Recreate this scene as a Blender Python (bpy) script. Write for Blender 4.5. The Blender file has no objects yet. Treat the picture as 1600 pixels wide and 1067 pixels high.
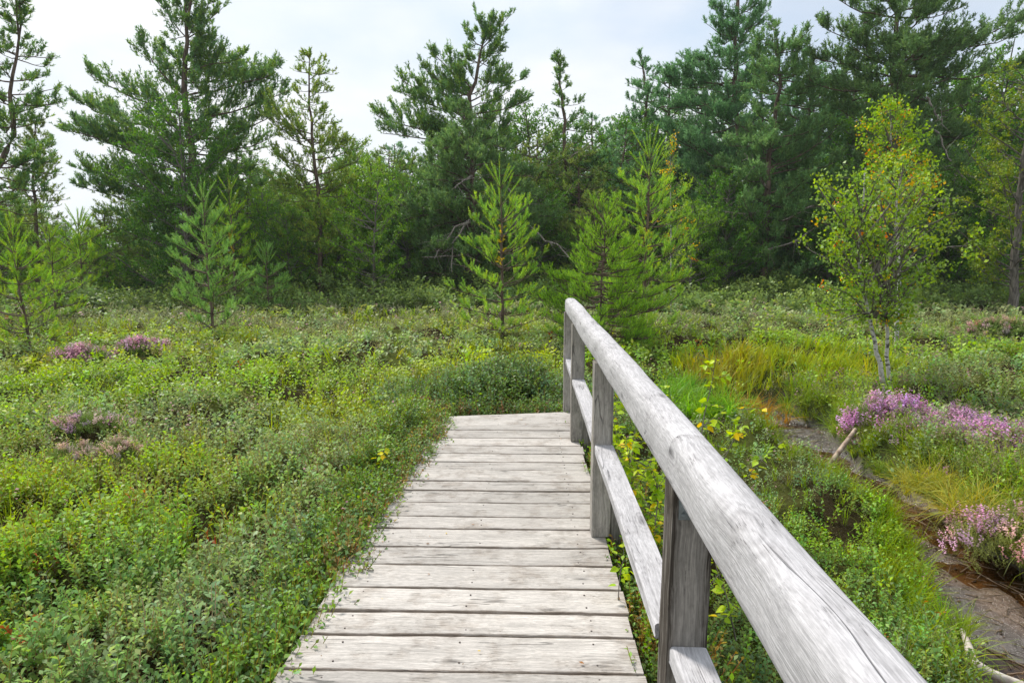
import bpy, math, random
import numpy as np

# ------------------------------------------------------------------ camera, world, sun, exposure
scene = bpy.context.scene
PITCH = math.radians(8.22)
CAMH = 1.6
cam_d = bpy.data.cameras.new('camera')
cam = bpy.data.objects.new('camera', cam_d)
scene.collection.objects.link(cam)
cam.location = (0, 0, CAMH)
cam.rotation_euler = (math.radians(90) - PITCH, 0, 0)
cam_d.sensor_width = 36.0
cam_d.lens = 22.5
cam_d.clip_start = 0.05
cam_d.clip_end = 3000
scene.camera = cam

SUN_EL, SUN_AZ = math.radians(50), math.radians(-38)      # azimuth from +Y towards +X
w = bpy.data.worlds.new('World')
scene.world = w
w.use_nodes = True
wn, wl = w.node_tree.nodes, w.node_tree.links
wn.clear()
wo = wn.new('ShaderNodeOutputWorld')
bg = wn.new('ShaderNodeBackground')
bg.inputs['Strength'].default_value = 0.108
sky = wn.new('ShaderNodeTexSky')
sky.sky_type = 'NISHITA'
sky.sun_disc = False
sky.sun_elevation = SUN_EL
sky.sun_rotation = SUN_AZ
sky.air_density = 1.0
sky.dust_density = 2.0
tcw = wn.new('ShaderNodeTexCoord')
mapw = wn.new('ShaderNodeMapping')
mapw.inputs['Scale'].default_value = (1.0, 1.0, 2.2)
mapw.inputs['Location'].default_value = (0.35, 0.1, 0.2)
nzw = wn.new('ShaderNodeTexNoise')
nzw.inputs['Scale'].default_value = 1.9
nzw.inputs['Detail'].default_value = 6
nzw.inputs['Roughness'].default_value = 0.5
rw = wn.new('ShaderNodeValToRGB')
rw.color_ramp.elements[0].position = 0.34
rw.color_ramp.elements[0].color = (0.55, 0.55, 0.55, 1)
rw.color_ramp.elements[1].position = 0.56
rw.color_ramp.elements[1].color = (1, 1, 1, 1)
nzc = wn.new('ShaderNodeTexNoise')
nzc.inputs['Scale'].default_value = 3.1
nzc.inputs['Detail'].default_value = 5
rc = wn.new('ShaderNodeValToRGB')
rc.color_ramp.elements[0].position = 0.3
rc.color_ramp.elements[0].color = (5.4, 6.2, 7.1, 1)
rc.color_ramp.elements[1].position = 0.62
rc.color_ramp.elements[1].color = (7.4, 7.5, 7.6, 1)
mxw = wn.new('ShaderNodeMix')
mxw.data_type = 'RGBA'
wl.new(tcw.outputs['Generated'], mapw.inputs['Vector'])
wl.new(mapw.outputs['Vector'], nzw.inputs['Vector'])
wl.new(mapw.outputs['Vector'], nzc.inputs['Vector'])
wl.new(nzw.outputs['Fac'], rw.inputs['Fac'])
wl.new(nzc.outputs['Fac'], rc.inputs['Fac'])
wl.new(rw.outputs['Color'], mxw.inputs['Factor'])
wl.new(sky.outputs['Color'], mxw.inputs['A'])
wl.new(rc.outputs['Color'], mxw.inputs['B'])
wl.new(mxw.outputs['Result'], bg.inputs['Color'])
wl.new(bg.outputs['Background'], wo.inputs['Surface'])

sd = bpy.data.lights.new('sun', 'SUN')
sd.energy = 3.6
sd.angle = math.radians(10)
sd.color = (1.0, 0.95, 0.88)
sun = bpy.data.objects.new('sun', sd)
scene.collection.objects.link(sun)
from mathutils import Vector
sdir = Vector((math.sin(SUN_AZ) * math.cos(SUN_EL), math.cos(SUN_AZ) * math.cos(SUN_EL), math.sin(SUN_EL)))
sun.rotation_euler = sdir.to_track_quat('Z', 'Y').to_euler()
sun.location = (4, 10, 20)

scene.view_settings.view_transform = 'Standard'
scene.view_settings.look = 'None'
scene.view_settings.exposure = 0.42
scene.view_settings.gamma = 1.0
scene.view_settings.use_curve_mapping = False
scene.cycles.max_bounces = 6
scene.cycles.volume_bounces = 2
scene.cycles.diffuse_bounces = 3
scene.cycles.transmission_bounces = 4
scene.cycles.transparent_max_bounces = 8

rs = np.random.RandomState(7)
CP, SP = math.cos(PITCH), math.sin(PITCH)
UPZ = np.array([0., 0., 1.])

# ------------------------------------------------------------------ calculation helpers
def ray(px, py):
    a, c = (px - 800) / 1000, (py - 533.5) / 1000
    return np.array([a, CP - c * SP, -SP - c * CP])

def at_z(px, py, z):
    d = ray(px, py)
    return np.array([0, 0, CAMH]) + d * ((z - CAMH) / d[2])

def at_y(px, py, y):
    d = ray(px, py)
    return np.array([0, 0, CAMH]) + d * (y / d[1])

def nrm(a):
    return a / np.maximum(np.linalg.norm(a, axis=-1, keepdims=True), 1e-9)

def hash2(ix, iy, seed):
    h = np.sin(ix * 127.1 + iy * 311.7 + seed * 74.7) * 43758.5453
    return h - np.floor(h)

def vnoise(x, y, seed=0):
    x = np.asarray(x, float); y = np.asarray(y, float)
    ix, iy = np.floor(x), np.floor(y)
    fx, fy = x - ix, y - iy
    fx = fx * fx * (3 - 2 * fx); fy = fy * fy * (3 - 2 * fy)
    a = hash2(ix, iy, seed); b = hash2(ix + 1, iy, seed)
    c = hash2(ix, iy + 1, seed); d = hash2(ix + 1, iy + 1, seed)
    return (a * (1 - fx) + b * fx) * (1 - fy) + (c * (1 - fx) + d * fx) * fy

def fbm(x, y, seed=0, o=3):
    s, a, t = 0, 0.5, 0
    for k in range(o):
        s = s + a * vnoise(x * 2 ** k, y * 2 ** k, seed + k * 13)
        t += a; a *= 0.5
    return s / t

def sstep(x, a, b):
    t = np.clip((x - a) / (b - a), 0, 1)
    return t * t * (3 - 2 * t)

# ------------------------------------------------------------------ mesh builder
class MB:
    def __init__(s):
        s.v, s.f, s.c, s.n = [], [], [], 0
    def add(s, v, f, c):
        """v (N,3); f (M,k); c (3,) or (N,3)"""
        v = np.asarray(v, np.float32).reshape(-1, 3)
        f = np.asarray(f, np.int64)
        c = np.asarray(c, np.float32)
        if c.ndim == 1:
            c = np.tile(c, (len(v), 1))
        s.v.append(v); s.f.append(f + s.n); s.c.append(c); s.n += len(v)
    def mesh(s, name, mat, smooth=False, origin=(0, 0, 0)):
        me = bpy.data.meshes.new(name)
        v = np.concatenate(s.v) - np.asarray(origin, np.float32)
        c = np.concatenate(s.c)
        me.vertices.add(len(v))
        me.vertices.foreach_set('co', v.astype(np.float32).ravel())
        loops = np.concatenate([f.ravel() for f in s.f])
        sizes = np.concatenate([np.full(len(f), f.shape[1]) for f in s.f])
        starts = np.concatenate([[0], np.cumsum(sizes)[:-1]])
        me.loops.add(len(loops))
        me.loops.foreach_set('vertex_index', loops.astype(np.int32))
        me.polygons.add(len(sizes))
        me.polygons.foreach_set('loop_start', starts.astype(np.int32))
        if smooth:
            me.polygons.foreach_set('use_smooth', np.ones(len(sizes), bool))
        at = me.attributes.new('Col', 'FLOAT_COLOR', 'POINT')
        at.data.foreach_set('color', np.concatenate([c, np.ones((len(c), 1), np.float32)], 1).astype(np.float32).ravel())
        me.update(calc_edges=True)
        me.materials.append(mat)
        return me
    def obj(s, name, mat, parent=None, smooth=False, origin=(0, 0, 0)):
        o = bpy.data.objects.new(name, s.mesh(name, mat, smooth, origin))
        scene.collection.objects.link(o)
        if parent:
            o.parent = parent
        return o

def tag(o, label=None, cat=None, group=None, kind=None):
    if label: o['label'] = label
    if cat: o['category'] = cat
    if group: o['group'] = group
    if kind: o['kind'] = kind
    return o

def empty(name, loc, label, cat, group=None):
    o = bpy.data.objects.new(name, None)
    scene.collection.objects.link(o)
    o.location = [float(a) for a in loc]
    o.empty_display_size = 0.2
    return tag(o, label, cat, group)

def copy_thing(o, loc, rz, sc, label, group=None):
    r = o.copy(); scene.collection.objects.link(r)
    r.location = [float(a) for a in loc]; r.rotation_euler = (0, 0, rz); r.scale = (sc, sc, sc)
    r['label'] = label
    if group: r['group'] = group
    for ch in list(o.children):
        c = ch.copy(); scene.collection.objects.link(c); c.parent = r
    return r

def tubes(mb, paths, radii, col, sides=5):
    """paths (B,K,3), radii (B,K), col (3,) or (B,3)"""
    paths = np.asarray(paths, float); radii = np.asarray(radii, float)
    B, K, _ = paths.shape
    t = np.gradient(paths, axis=1); t = nrm(t)
    ref = np.where(np.abs(t[..., 2:3]) > 0.9, np.array([1., 0, 0]), UPZ)
    a = nrm(np.cross(t, ref)); b = np.cross(t, a)
    ang = np.arange(sides) * 2 * np.pi / sides
    ring = paths[:, :, None, :] + radii[:, :, None, None] * (a[:, :, None, :] * np.cos(ang)[:, None] + b[:, :, None, :] * np.sin(ang)[:, None])
    v = ring.reshape(-1, 3)
    i = np.arange(B)[:, None, None] * K * sides + np.arange(K - 1)[None, :, None] * sides
    s0 = np.arange(sides)[None, None, :]; s1 = (s0 + 1) % sides
    f = np.stack([i + s0, i + s1, i + sides + s1, i + sides + s0], -1).reshape(-1, 4)
    c = np.asarray(col, float)
    if c.ndim == 2: c = np.repeat(c, K * sides, 0)
    mb.add(v, f, c)

def scatter(mb, pv, pf, pos, rot, scale, col, pcol=None):
    """proto pv (n,3), faces pf (m,k); pos (M,3); rot (M,3,3); scale (M,); col (M,3); pcol (n,3) multiplies"""
    M, n = len(pos), len(pv)
    if M == 0: return
    v = np.einsum('mij,nj->mni', rot, pv) * scale[:, None, None] + pos[:, None, :]
    f = (pf[None] + (np.arange(M) * n)[:, None, None]).reshape(-1, pf.shape[1])
    c = np.repeat(col[:, None, :], n, 1)
    if pcol is not None: c = c * pcol[None]
    mb.add(v.reshape(-1, 3), f, c.reshape(-1, 3))

def rot_to(d, spin):
    """matrices whose z axis is d"""
    d = nrm(d)
    ref = np.where(np.abs(d[:, 2:3]) > 0.95, np.array([1., 0, 0]), UPZ)
    a = nrm(np.cross(ref, d)); b = np.cross(d, a)
    c, s = np.cos(spin)[:, None], np.sin(spin)[:, None]
    return np.stack([a * c + b * s, -a * s + b * c, d], -1)

def boxv(x0, x1, y0, y1, z0, z1):
    v = np.array([[x, y, z] for z in (z0, z1) for y in (y0, y1) for x in (x0, x1)], float)
    f = np.array([[0, 2, 3, 1], [4, 5, 7, 6], [0, 1, 5, 4], [2, 6, 7, 3], [0, 4, 6, 2], [1, 3, 7, 5]])
    return v, f

# ------------------------------------------------------------------ materials
def newmat(name):
    m = bpy.data.materials.new(name); m.use_nodes = True
    nt = m.node_tree; nt.nodes.clear()
    return m, nt.nodes, nt.links

def leaf_mat(name, trans=0.35, rough=0.5, spec=0.35, gain=1.0):
    m, n, l = newmat(name)
    out = n.new('ShaderNodeOutputMaterial'); a = n.new('ShaderNodeAttribute'); a.attribute_name = 'Col'
    p = n.new('ShaderNodeBsdfPrincipled'); p.inputs['Roughness'].default_value = rough
    p.inputs['Specular IOR Level'].default_value = spec
    t = n.new('ShaderNodeBsdfTranslucent'); mx = n.new('ShaderNodeMixShader'); mx.inputs[0].default_value = trans
    hs = n.new('ShaderNodeHueSaturation'); hs.inputs['Hue'].default_value = 0.49; hs.inputs['Saturation'].default_value = 1.1
    hs.inputs['Value'].default_value = 1.15
    gn = n.new('ShaderNodeVectorMath'); gn.operation = 'SCALE'; gn.inputs['Scale'].default_value = gain
    h0 = n.new('ShaderNodeHueSaturation'); h0.inputs['Saturation'].default_value = 1.16
    l.new(a.outputs['Color'], h0.inputs['Color']); l.new(h0.outputs['Color'], gn.inputs[0])
    l.new(gn.outputs[0], p.inputs['Base Color']); l.new(gn.outputs[0], hs.inputs['Color'])
    l.new(hs.outputs['Color'], t.inputs['Color'])
    l.new(p.outputs[0], mx.inputs[1]); l.new(t.outputs[0], mx.inputs[2]); l.new(mx.outputs[0], out.inputs['Surface'])
    return m

def bark_mat(name, c1, c2, scale=14, stretch=0.25, rough=0.9, birch=False):
    m, n, l = newmat(name)
    out = n.new('ShaderNodeOutputMaterial'); p = n.new('ShaderNodeBsdfPrincipled'); p.inputs['Roughness'].default_value = rough
    tc = n.new('ShaderNodeTexCoord'); mp = n.new('ShaderNodeMapping'); mp.inputs['Scale'].default_value = (1, 1, stretch)
    nz = n.new('ShaderNodeTexNoise'); nz.inputs['Scale'].default_value = scale; nz.inputs['Detail'].default_value = 5
    r = n.new('ShaderNodeValToRGB')
    r.color_ramp.elements[0].position = 0.38; r.color_ramp.elements[0].color = (*c1, 1)
    r.color_ramp.elements[1].position = 0.5 if birch else 0.65; r.color_ramp.elements[1].color = (*c2, 1)
    b = n.new('ShaderNodeBump'); b.inputs['Strength'].default_value = 0.6; b.inputs['Distance'].default_value = 0.02
    l.new(tc.outputs['Object'], mp.inputs['Vector']); l.new(mp.outputs[0], nz.inputs['Vector']); l.new(nz.outputs['Fac'], r.inputs['Fac'])
    l.new(r.outputs[0], p.inputs['Base Color']); l.new(nz.outputs['Fac'], b.inputs['Height']); l.new(b.outputs[0], p.inputs['Normal'])
    l.new(p.outputs[0], out.inputs['Surface'])
    return m

def wood_mat(name, axis, base, dark, grain=1.0, stain=0.5, crack=0.5, edge_dark=0.0):
    """weathered timber; grain runs along AXIS of the object; Col.r = offset, Col.g = brightness, Col.b = darkening by edge grime and painted shade"""
    m, n, l = newmat(name)
    def mth(op, a=None, b=None, c=None):
        x = n.new('ShaderNodeMath'); x.operation = op
        for i, q in enumerate((a, b, c)):
            if q is None: continue
            if isinstance(q, (int, float)): x.inputs[i].default_value = q
            else: l.new(q, x.inputs[i])
        return x.outputs[0]
    out = n.new('ShaderNodeOutputMaterial'); p = n.new('ShaderNodeBsdfPrincipled')
    at = n.new('ShaderNodeAttribute'); at.attribute_name = 'Col'
    sep = n.new('ShaderNodeSeparateColor'); l.new(at.outputs['Color'], sep.inputs[0])
    tc = n.new('ShaderNodeTexCoord')
    off = n.new('ShaderNodeCombineXYZ')
    o7 = mth('MULTIPLY', sep.outputs[0], 37.0)
    for i in range(3): l.new(o7, off.inputs[i])
    addv = n.new('ShaderNodeVectorMath'); addv.operation = 'ADD'
    l.new(tc.outputs['Object'], addv.inputs[0]); l.new(off.outputs[0], addv.inputs[1])
    # slow warp so that the grain wanders
    wz = n.new('ShaderNodeTexNoise'); wz.inputs['Scale'].default_value = 2.6; wz.inputs['Detail'].default_value = 2
    l.new(addv.outputs[0], wz.inputs['Vector'])
    ws = n.new('ShaderNodeVectorMath'); ws.operation = 'SCALE'; ws.inputs['Scale'].default_value = 0.045
    l.new(wz.outputs['Color'], ws.inputs[0])
    wa = n.new('ShaderNodeVectorMath'); wa.operation = 'ADD'
    l.new(addv.outputs[0], wa.inputs[0]); l.new(ws.outputs[0], wa.inputs[1])
    def noise(sc, st, det=4, ro=0.6):
        mp = n.new('ShaderNodeMapping')
        s = [sc, sc, sc]; s[axis] = st
        mp.inputs['Scale'].default_value = s
        z = n.new('ShaderNodeTexNoise'); z.inputs['Scale'].default_value = 1; z.inputs['Detail'].default_value = det
        z.inputs['Roughness'].default_value = ro
        l.new(wa.outputs[0], mp.inputs[0]); l.new(mp.outputs[0], z.inputs['Vector'])
        return z.outputs['Fac']
    fine = noise(330, 11, 3)
    mid = noise(95, 3.2, 5, 0.65)
    big = noise(9, 2.2, 3, 0.55)
    blotch = noise(6, 6.0, 5, 0.7)
    speck = noise(150, 40, 3, 0.7)
    ck = noise(420, 2.6, 1.5, 0.4)
    def ramp(fac, p0, p1, c0, c1):
        r = n.new('ShaderNodeMapRange'); r.inputs['From Min'].default_value = p0; r.inputs['From Max'].default_value = p1
        r.inputs['To Min'].default_value = c0; r.inputs['To Max'].default_value = c1; r.interpolation_type = 'SMOOTHSTEP'
        l.new(fac, r.inputs['Value']); return r.outputs[0]
    g1 = ramp(fine, 0.3, 0.7, 1 - 0.20 * grain, 1 + 0.08 * grain)
    g2 = ramp(mid, 0.32, 0.66, 1 - 0.15 * grain, 1 + 0.06 * grain)
    g3 = mth('MULTIPLY', ramp(big, 0.3, 0.7, 0.90, 1.05), ramp(speck, 0.3, 0.7, 0.88, 1.07))
    # knots: small dark eyes, stretched along the grain
    vm2 = n.new('ShaderNodeMapping'); s3 = [8.5, 8.5, 8.5]; s3[axis] = 2.6; vm2.inputs['Scale'].default_value = s3
    vo = n.new('ShaderNodeTexVoronoi'); vo.inputs['Scale'].default_value = 1.0
    l.new(wa.outputs[0], vm2.inputs[0]); l.new(vm2.outputs[0], vo.inputs['Vector'])
    knot = ramp(vo.outputs['Distance'], 0.05, 0.13, 1, 0)
    ring = mth('MULTIPLY', ramp(mth('SINE', mth('MULTIPLY', vo.outputs['Distance'], 70.0)), -1, 1, 0.0, 0.16), ramp(vo.outputs['Distance'], 0.15, 0.45, 1, 0))
    ckm = ramp(ck, 0.30, 0.35, 0, 1)
    ckg = ramp(blotch, 0.50, 0.62, 1, 0)
    line = noise(16, 0.9, 2, 0.45)
    lw = mth('ABSOLUTE', mth('SUBTRACT', line, 0.5))
    lmask = ramp(noise(5, 1.6, 2, 0.5), 0.50, 0.60, 1, 0)
    lcr = mth('MAXIMUM', ramp(lw, 0.003, 0.009, 0, 1), lmask)
    crk = mth('MINIMUM', mth('MAXIMUM', ckm, ckg), lcr)                       # cracks only in patches
    crf = mth('MULTIPLY_ADD', mth('SUBTRACT', 1.0, crk), -0.6 * crack, 1.0)
    val = mth('MULTIPLY', mth('MULTIPLY', mth('MULTIPLY', g1, g2), g3), crf)
    val = mth('MULTIPLY', val, mth('SUBTRACT', 1.0, mth('MULTIPLY_ADD', knot, 0.45, ring)))
    val = mth('MULTIPLY', val, sep.outputs[1])
    # grime in blotches and near edges, plus painted shade from Col.b
    gr = ramp(blotch, 0.46, 0.74, 0, stain)
    gr2 = mth('MINIMUM', mth('MULTIPLY_ADD', mth('MULTIPLY', sep.outputs[2], ramp(mid, 0.3, 0.65, 1.7, 0.45)), 1.0, gr), 1.0)
    cm = n.new('ShaderNodeMix'); cm.data_type = 'RGBA'
    cm.inputs['A'].default_value = (*base, 1); cm.inputs['B'].default_value = (*dark, 1)
    l.new(gr2, cm.inputs['Factor'])
    vm = n.new('ShaderNodeVectorMath'); vm.operation = 'SCALE'
    l.new(cm.outputs['Result'], vm.inputs[0]); l.new(val, vm.inputs['Scale'])
    l.new(vm.outputs[0], p.inputs['Base Color'])
    p.inputs['Roughness'].default_value = 0.85
    p.inputs['Specular IOR Level'].default_value = 0.15
    hsum = mth('MULTIPLY_ADD', mid, 0.5, mth('MULTIPLY_ADD', fine, 0.35, mth('MULTIPLY', crk, 0.9)))
    b = n.new('ShaderNodeBump'); b.inputs['Strength'].default_value = 0.8; b.inputs['Distance'].default_value = 0.004
    l.new(hsum, b.inputs['Height']); l.new(b.outputs[0], p.inputs['Normal'])
    l.new(p.outputs[0], out.inputs['Surface'])
    return m

M_leaf = leaf_mat('leaf', 0.42, gain=1.75)
M_small = leaf_mat('heath_leaf', 0.38, 0.6, 0.2, 1.75)
M_needle = leaf_mat('needle', 0.38, 0.55, 0.25, 2.35)
M_grass = leaf_mat('grass_blade', 0.42, 0.5, 0.3, 1.45)
M_flower = leaf_mat('flower', 0.3, 0.8, 0.1, 1.25)
M_pinebark = bark_mat('pine_bark', (0.07, 0.045, 0.032), (0.19, 0.13, 0.10), 12)
M_greybark = bark_mat('grey_bark', (0.09, 0.075, 0.062), (0.24, 0.21, 0.185), 22)
M_birchbark = bark_mat('birch_bark', (0.05, 0.045, 0.04), (0.52, 0.5, 0.47), 16, 1.6, 0.7, True)
M_dead = bark_mat('dead_wood', (0.16, 0.13, 0.11), (0.4, 0.35, 0.31), 20, 0.3)
M_deck = wood_mat('weathered_deck', 0, (0.525, 0.495, 0.46), (0.30, 0.25, 0.205), 1.2, 0.6, 0.9)
M_rail = wood_mat('weathered_rail', 1, (0.495, 0.487, 0.50), (0.33, 0.315, 0.315), 1.1, 0.5, 0.9)
M_post = wood_mat('weathered_post', 2, (0.37, 0.345, 0.31), (0.075, 0.062, 0.05), 1.3, 0.4, 1.0)
M_stick = bark_mat('stick', (0.16, 0.10, 0.07), (0.46, 0.36, 0.28), 16, 0.3)

def metal_mat():
    m, n, l = newmat('zinc_plate')
    out = n.new('ShaderNodeOutputMaterial'); p = n.new('ShaderNodeBsdfPrincipled')
    nz = n.new('ShaderNodeTexNoise'); nz.inputs['Scale'].default_value = 60
    r = n.new('ShaderNodeValToRGB'); r.color_ramp.elements[0].color = (0.13, 0.16, 0.17, 1); r.color_ramp.elements[1].color = (0.3, 0.34, 0.36, 1)
    l.new(nz.outputs['Fac'], r.inputs['Fac']); l.new(r.outputs[0], p.inputs['Base Color'])
    p.inputs['Metallic'].default_value = 0.6; p.inputs['Roughness'].default_value = 0.55
    l.new(p.outputs[0], out.inputs['Surface']); return m
M_metal = metal_mat()
def iron_mat():
    m, n, l = newmat('rusty_nail')
    out = n.new('ShaderNodeOutputMaterial'); p = n.new('ShaderNodeBsdfPrincipled')
    nz = n.new('ShaderNodeTexNoise'); nz.inputs['Scale'].default_value = 300
    r = n.new('ShaderNodeValToRGB'); r.color_ramp.elements[0].color = (0.06, 0.055, 0.05, 1); r.color_ramp.elements[1].color = (0.12, 0.09, 0.08, 1)
    l.new(nz.outputs['Fac'], r.inputs['Fac']); l.new(r.outputs[0], p.inputs['Base Color'])
    p.inputs['Roughness'].default_value = 0.7; p.inputs['Metallic'].default_value = 0.3
    l.new(p.outputs[0], out.inputs['Surface']); return m
M_iron = iron_mat()

def ground_mat():
    m, n, l = newmat('heath_soil')
    out = n.new('ShaderNodeOutputMaterial'); p = n.new('ShaderNodeBsdfPrincipled')
    tc = n.new('ShaderNodeTexCoord')
    at = n.new('ShaderNodeAttribute'); at.attribute_name = 'Col'
    nz = n.new('ShaderNodeTexNoise'); nz.inputs['Scale'].default_value = 9; nz.inputs['Detail'].default_value = 8; nz.inputs['Roughness'].default_value = 0.7
    nf = n.new('ShaderNodeTexNoise'); nf.inputs['Scale'].default_value = 42; nf.inputs['Detail'].default_value = 6; nf.inputs['Roughness'].default_value = 0.7
    l.new(tc.outputs['Object'], nz.inputs['Vector']); l.new(tc.outputs['Object'], nf.inputs['Vector'])
    ad = n.new('ShaderNodeMath'); ad.operation = 'MULTIPLY_ADD'; ad.inputs[1].default_value = 0.5
    hf = n.new('ShaderNodeMath'); hf.operation = 'MULTIPLY'; hf.inputs[1].default_value = 0.5
    l.new(nf.outputs['Fac'], hf.inputs[0]); l.new(nz.outputs['Fac'], ad.inputs[0]); l.new(hf.outputs[0], ad.inputs[2])
    mr = n.new('ShaderNodeMapRange'); mr.inputs['From Min'].default_value = 0.34; mr.inputs['From Max'].default_value = 0.64
    mr.inputs['To Min'].default_value = 0.55; mr.inputs['To Max'].default_value = 1.35
    l.new(ad.outputs[0], mr.inputs['Value'])
    sc = n.new('ShaderNodeVectorMath'); sc.operation = 'SCALE'
    l.new(at.outputs['Color'], sc.inputs[0]); l.new(mr.outputs[0], sc.inputs['Scale'])
    l.new(sc.outputs[0], p.inputs['Base Color'])
    # the stream bed is wet: gloss comes from a second attribute
    wt = n.new('ShaderNodeAttribute'); wt.attribute_name = 'wet'
    sw = n.new('ShaderNodeMath'); sw.operation = 'MULTIPLY'; sw.inputs[1].default_value = 0.9; l.new(wt.outputs['Fac'], sw.inputs[0]); l.new(sw.outputs[0], p.inputs['Specular IOR Level'])
    m2 = n.new('ShaderNodeMapRange'); m2.inputs['From Min'].default_value = 0.42; m2.inputs['From Max'].default_value = 0.58
    m2.inputs['To Min'].default_value = 0.10; m2.inputs['To Max'].default_value = 0.36
    l.new(nz.outputs['Fac'], m2.inputs['Value'])
    mx = n.new('ShaderNodeMix'); mx.data_type = 'FLOAT'
    l.new(wt.outputs['Fac'], mx.inputs['Factor']); mx.inputs['A'].default_value = 0.95; l.new(m2.outputs[0], mx.inputs['B'])
    l.new(mx.outputs['Result'], p.inputs['Roughness'])
    b = n.new('ShaderNodeBump'); b.inputs['Strength'].default_value = 0.9; b.inputs['Distance'].default_value = 0.035
    l.new(ad.outputs[0], b.inputs['Height']); l.new(b.outputs[0], p.inputs['Normal'])
    l.new(p.outputs[0], out.inputs['Surface']); return m
M_ground = ground_mat()

def water_mat():
    m, n, l = newmat('bog_water')
    out = n.new('ShaderNodeOutputMaterial')
    g = n.new('ShaderNodeBsdfGlossy'); g.inputs['Roughness'].default_value = 0.04
    t = n.new('ShaderNodeBsdfTransparent'); t.inputs['Color'].default_value = (0.78, 0.60, 0.38, 1)
    fr = n.new('ShaderNodeFresnel'); fr.inputs['IOR'].default_value = 1.36
    mx = n.new('ShaderNodeMixShader')
    nz = n.new('ShaderNodeTexNoise'); nz.inputs['Scale'].default_value = 11; nz.inputs['Detail'].default_value = 3
    b = n.new('ShaderNodeBump'); b.inputs['Strength'].default_value = 0.18; b.inputs['Distance'].default_value = 0.02
    tc = n.new('ShaderNodeTexCoord'); l.new(tc.outputs['Object'], nz.inputs['Vector'])
    l.new(nz.outputs['Fac'], b.inputs['Height']); l.new(b.outputs[0], g.inputs['Normal']); l.new(b.outputs[0], fr.inputs['Normal'])
    l.new(fr.outputs[0], mx.inputs[0]); l.new(t.outputs[0], mx.inputs[1]); l.new(g.outputs[0], mx.inputs[2])
    l.new(mx.outputs[0], out.inputs['Surface']); return m
M_water = water_mat()

# ------------------------------------------------------------------ deck frame (u across, v along)
YAW = math.atan(0.0247)
U = np.array([math.cos(YAW), -math.sin(YAW), 0]); V = np.array([math.sin(YAW), math.cos(YAW), 0])
def uv(u, v, z=0.0): return U * u + V * v + UPZ * z
def v_of(py, z=0.0):
    return float(at_z(825, py, z) @ V)
DECK_L, DECK_R = -0.94, 0.445
V_END = v_of(642)

# ------------------------------------------------------------------ terrain
SL = [at_z(*p, -0.62) for p in [(1165, 668), (1200, 706), (1245, 732), (1325, 772), (1395, 830), (1425, 885), (1452, 960), (1475, 1010), (1485, 1067)]]
SR = [at_z(*p, -0.62) for p in [(1292, 672), (1302, 700), (1345, 738), (1425, 785), (1500, 830), (1575, 885), (1650, 950)]]
def chan(y):
    l = sorted([(p[1], p[0]) for p in SL] + [(8.05, 3.1), (8.6, 3.35), (2.0, 2.15), (-3, 2.0)])
    r = sorted([(p[1], p[0]) for p in SR] + [(7.9, 3.65), (8.6, 3.45), (3.2, 3.42), (2.0, 3.5), (-3, 3.6)])
    xl = np.interp(y, [a for a, b in l], [b for a, b in l]); xr = np.interp(y, [a for a, b in r], [b for a, b in r])
    return xl, xr
def chan_in(x, y):
    """signed distance into the channel (positive inside)"""
    xl, xr = chan(y)
    wob = (vnoise(y * 3.1, x * 0 + 2, 5) - 0.5) * 0.16
    d = np.minimum(x - xl + wob, xr - x + wob)
    return np.where(y > 8.5, -np.hypot(x - 3.4, y - 8.5) - 0.02, d)
def puff(x, y):
    wx_ = x + (vnoise(x * 1.7, y * 1.7, 17) - 0.5) * 0.5; wy_ = y + (vnoise(x * 1.7, y * 1.7, 18) - 0.5) * 0.5
    a = np.sqrt(np.abs(2 * vnoise(wx_ * 1.5, wy_ * 1.5, 33) - 1)); b = np.sqrt(np.abs(2 * vnoise(wx_ * 3.2, wy_ * 3.2, 34) - 1))
    return 0.68 * a + 0.32 * b
def mounds(x, y):
    near = fbm(x * 1.15 + 3, y * 1.15, 3, 3)
    wide = fbm(x * 0.28, y * 0.28 + 9, 21, 2)
    return (near - 0.5) * 0.46 + (wide - 0.5) * 0.3 + (puff(x, y) - 0.62) * 0.30 * (1 - sstep(y, 14, 24))
def canopy(x, y):
    """height of the top of the low vegetation"""
    u = x * U[0] + y * U[1]; v = x * V[0] + y * V[1]
    fy = sstep(y, 4, 16)
    z = mounds(x, y) * (0.75 + 0.25 * fy) - 0.04 - 0.10 * sstep(y, 5, 14)
    right = sstep(u, 0.3, 0.9) * (1 - sstep(v, 7, 10))
    z = z - 0.27 * right                                       # ground falls away to the stream
    bank = sstep(x, 3.3, 3.9) * (1 - sstep(y, 8, 10))
    z = z + 0.22 * bank
    edge = (1 - sstep(np.abs(u - (DECK_L - 0.4)), 0.0, 0.6)) * (1 - sstep(v, 6, 7)) * (0.15 + 0.85 * sstep(v, 2.8, 3.5))
    z = np.where(u < DECK_L + 0.6, np.maximum(z, -0.16) + (0.16 + 0.10 * sstep(v, 3.0, 4.0)) * edge * (fbm(x * 1.6, y * 1.6, 8) - 0.12), z)
    z = z + 0.34 * np.exp(-(((u + 0.30) / 0.85) ** 2 + ((v - 7.1) / 0.45) ** 2) ** 1.5) * (0.6 + 0.7 * vnoise(u * 2.4, v * 2.4, 88))
    return z
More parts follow.
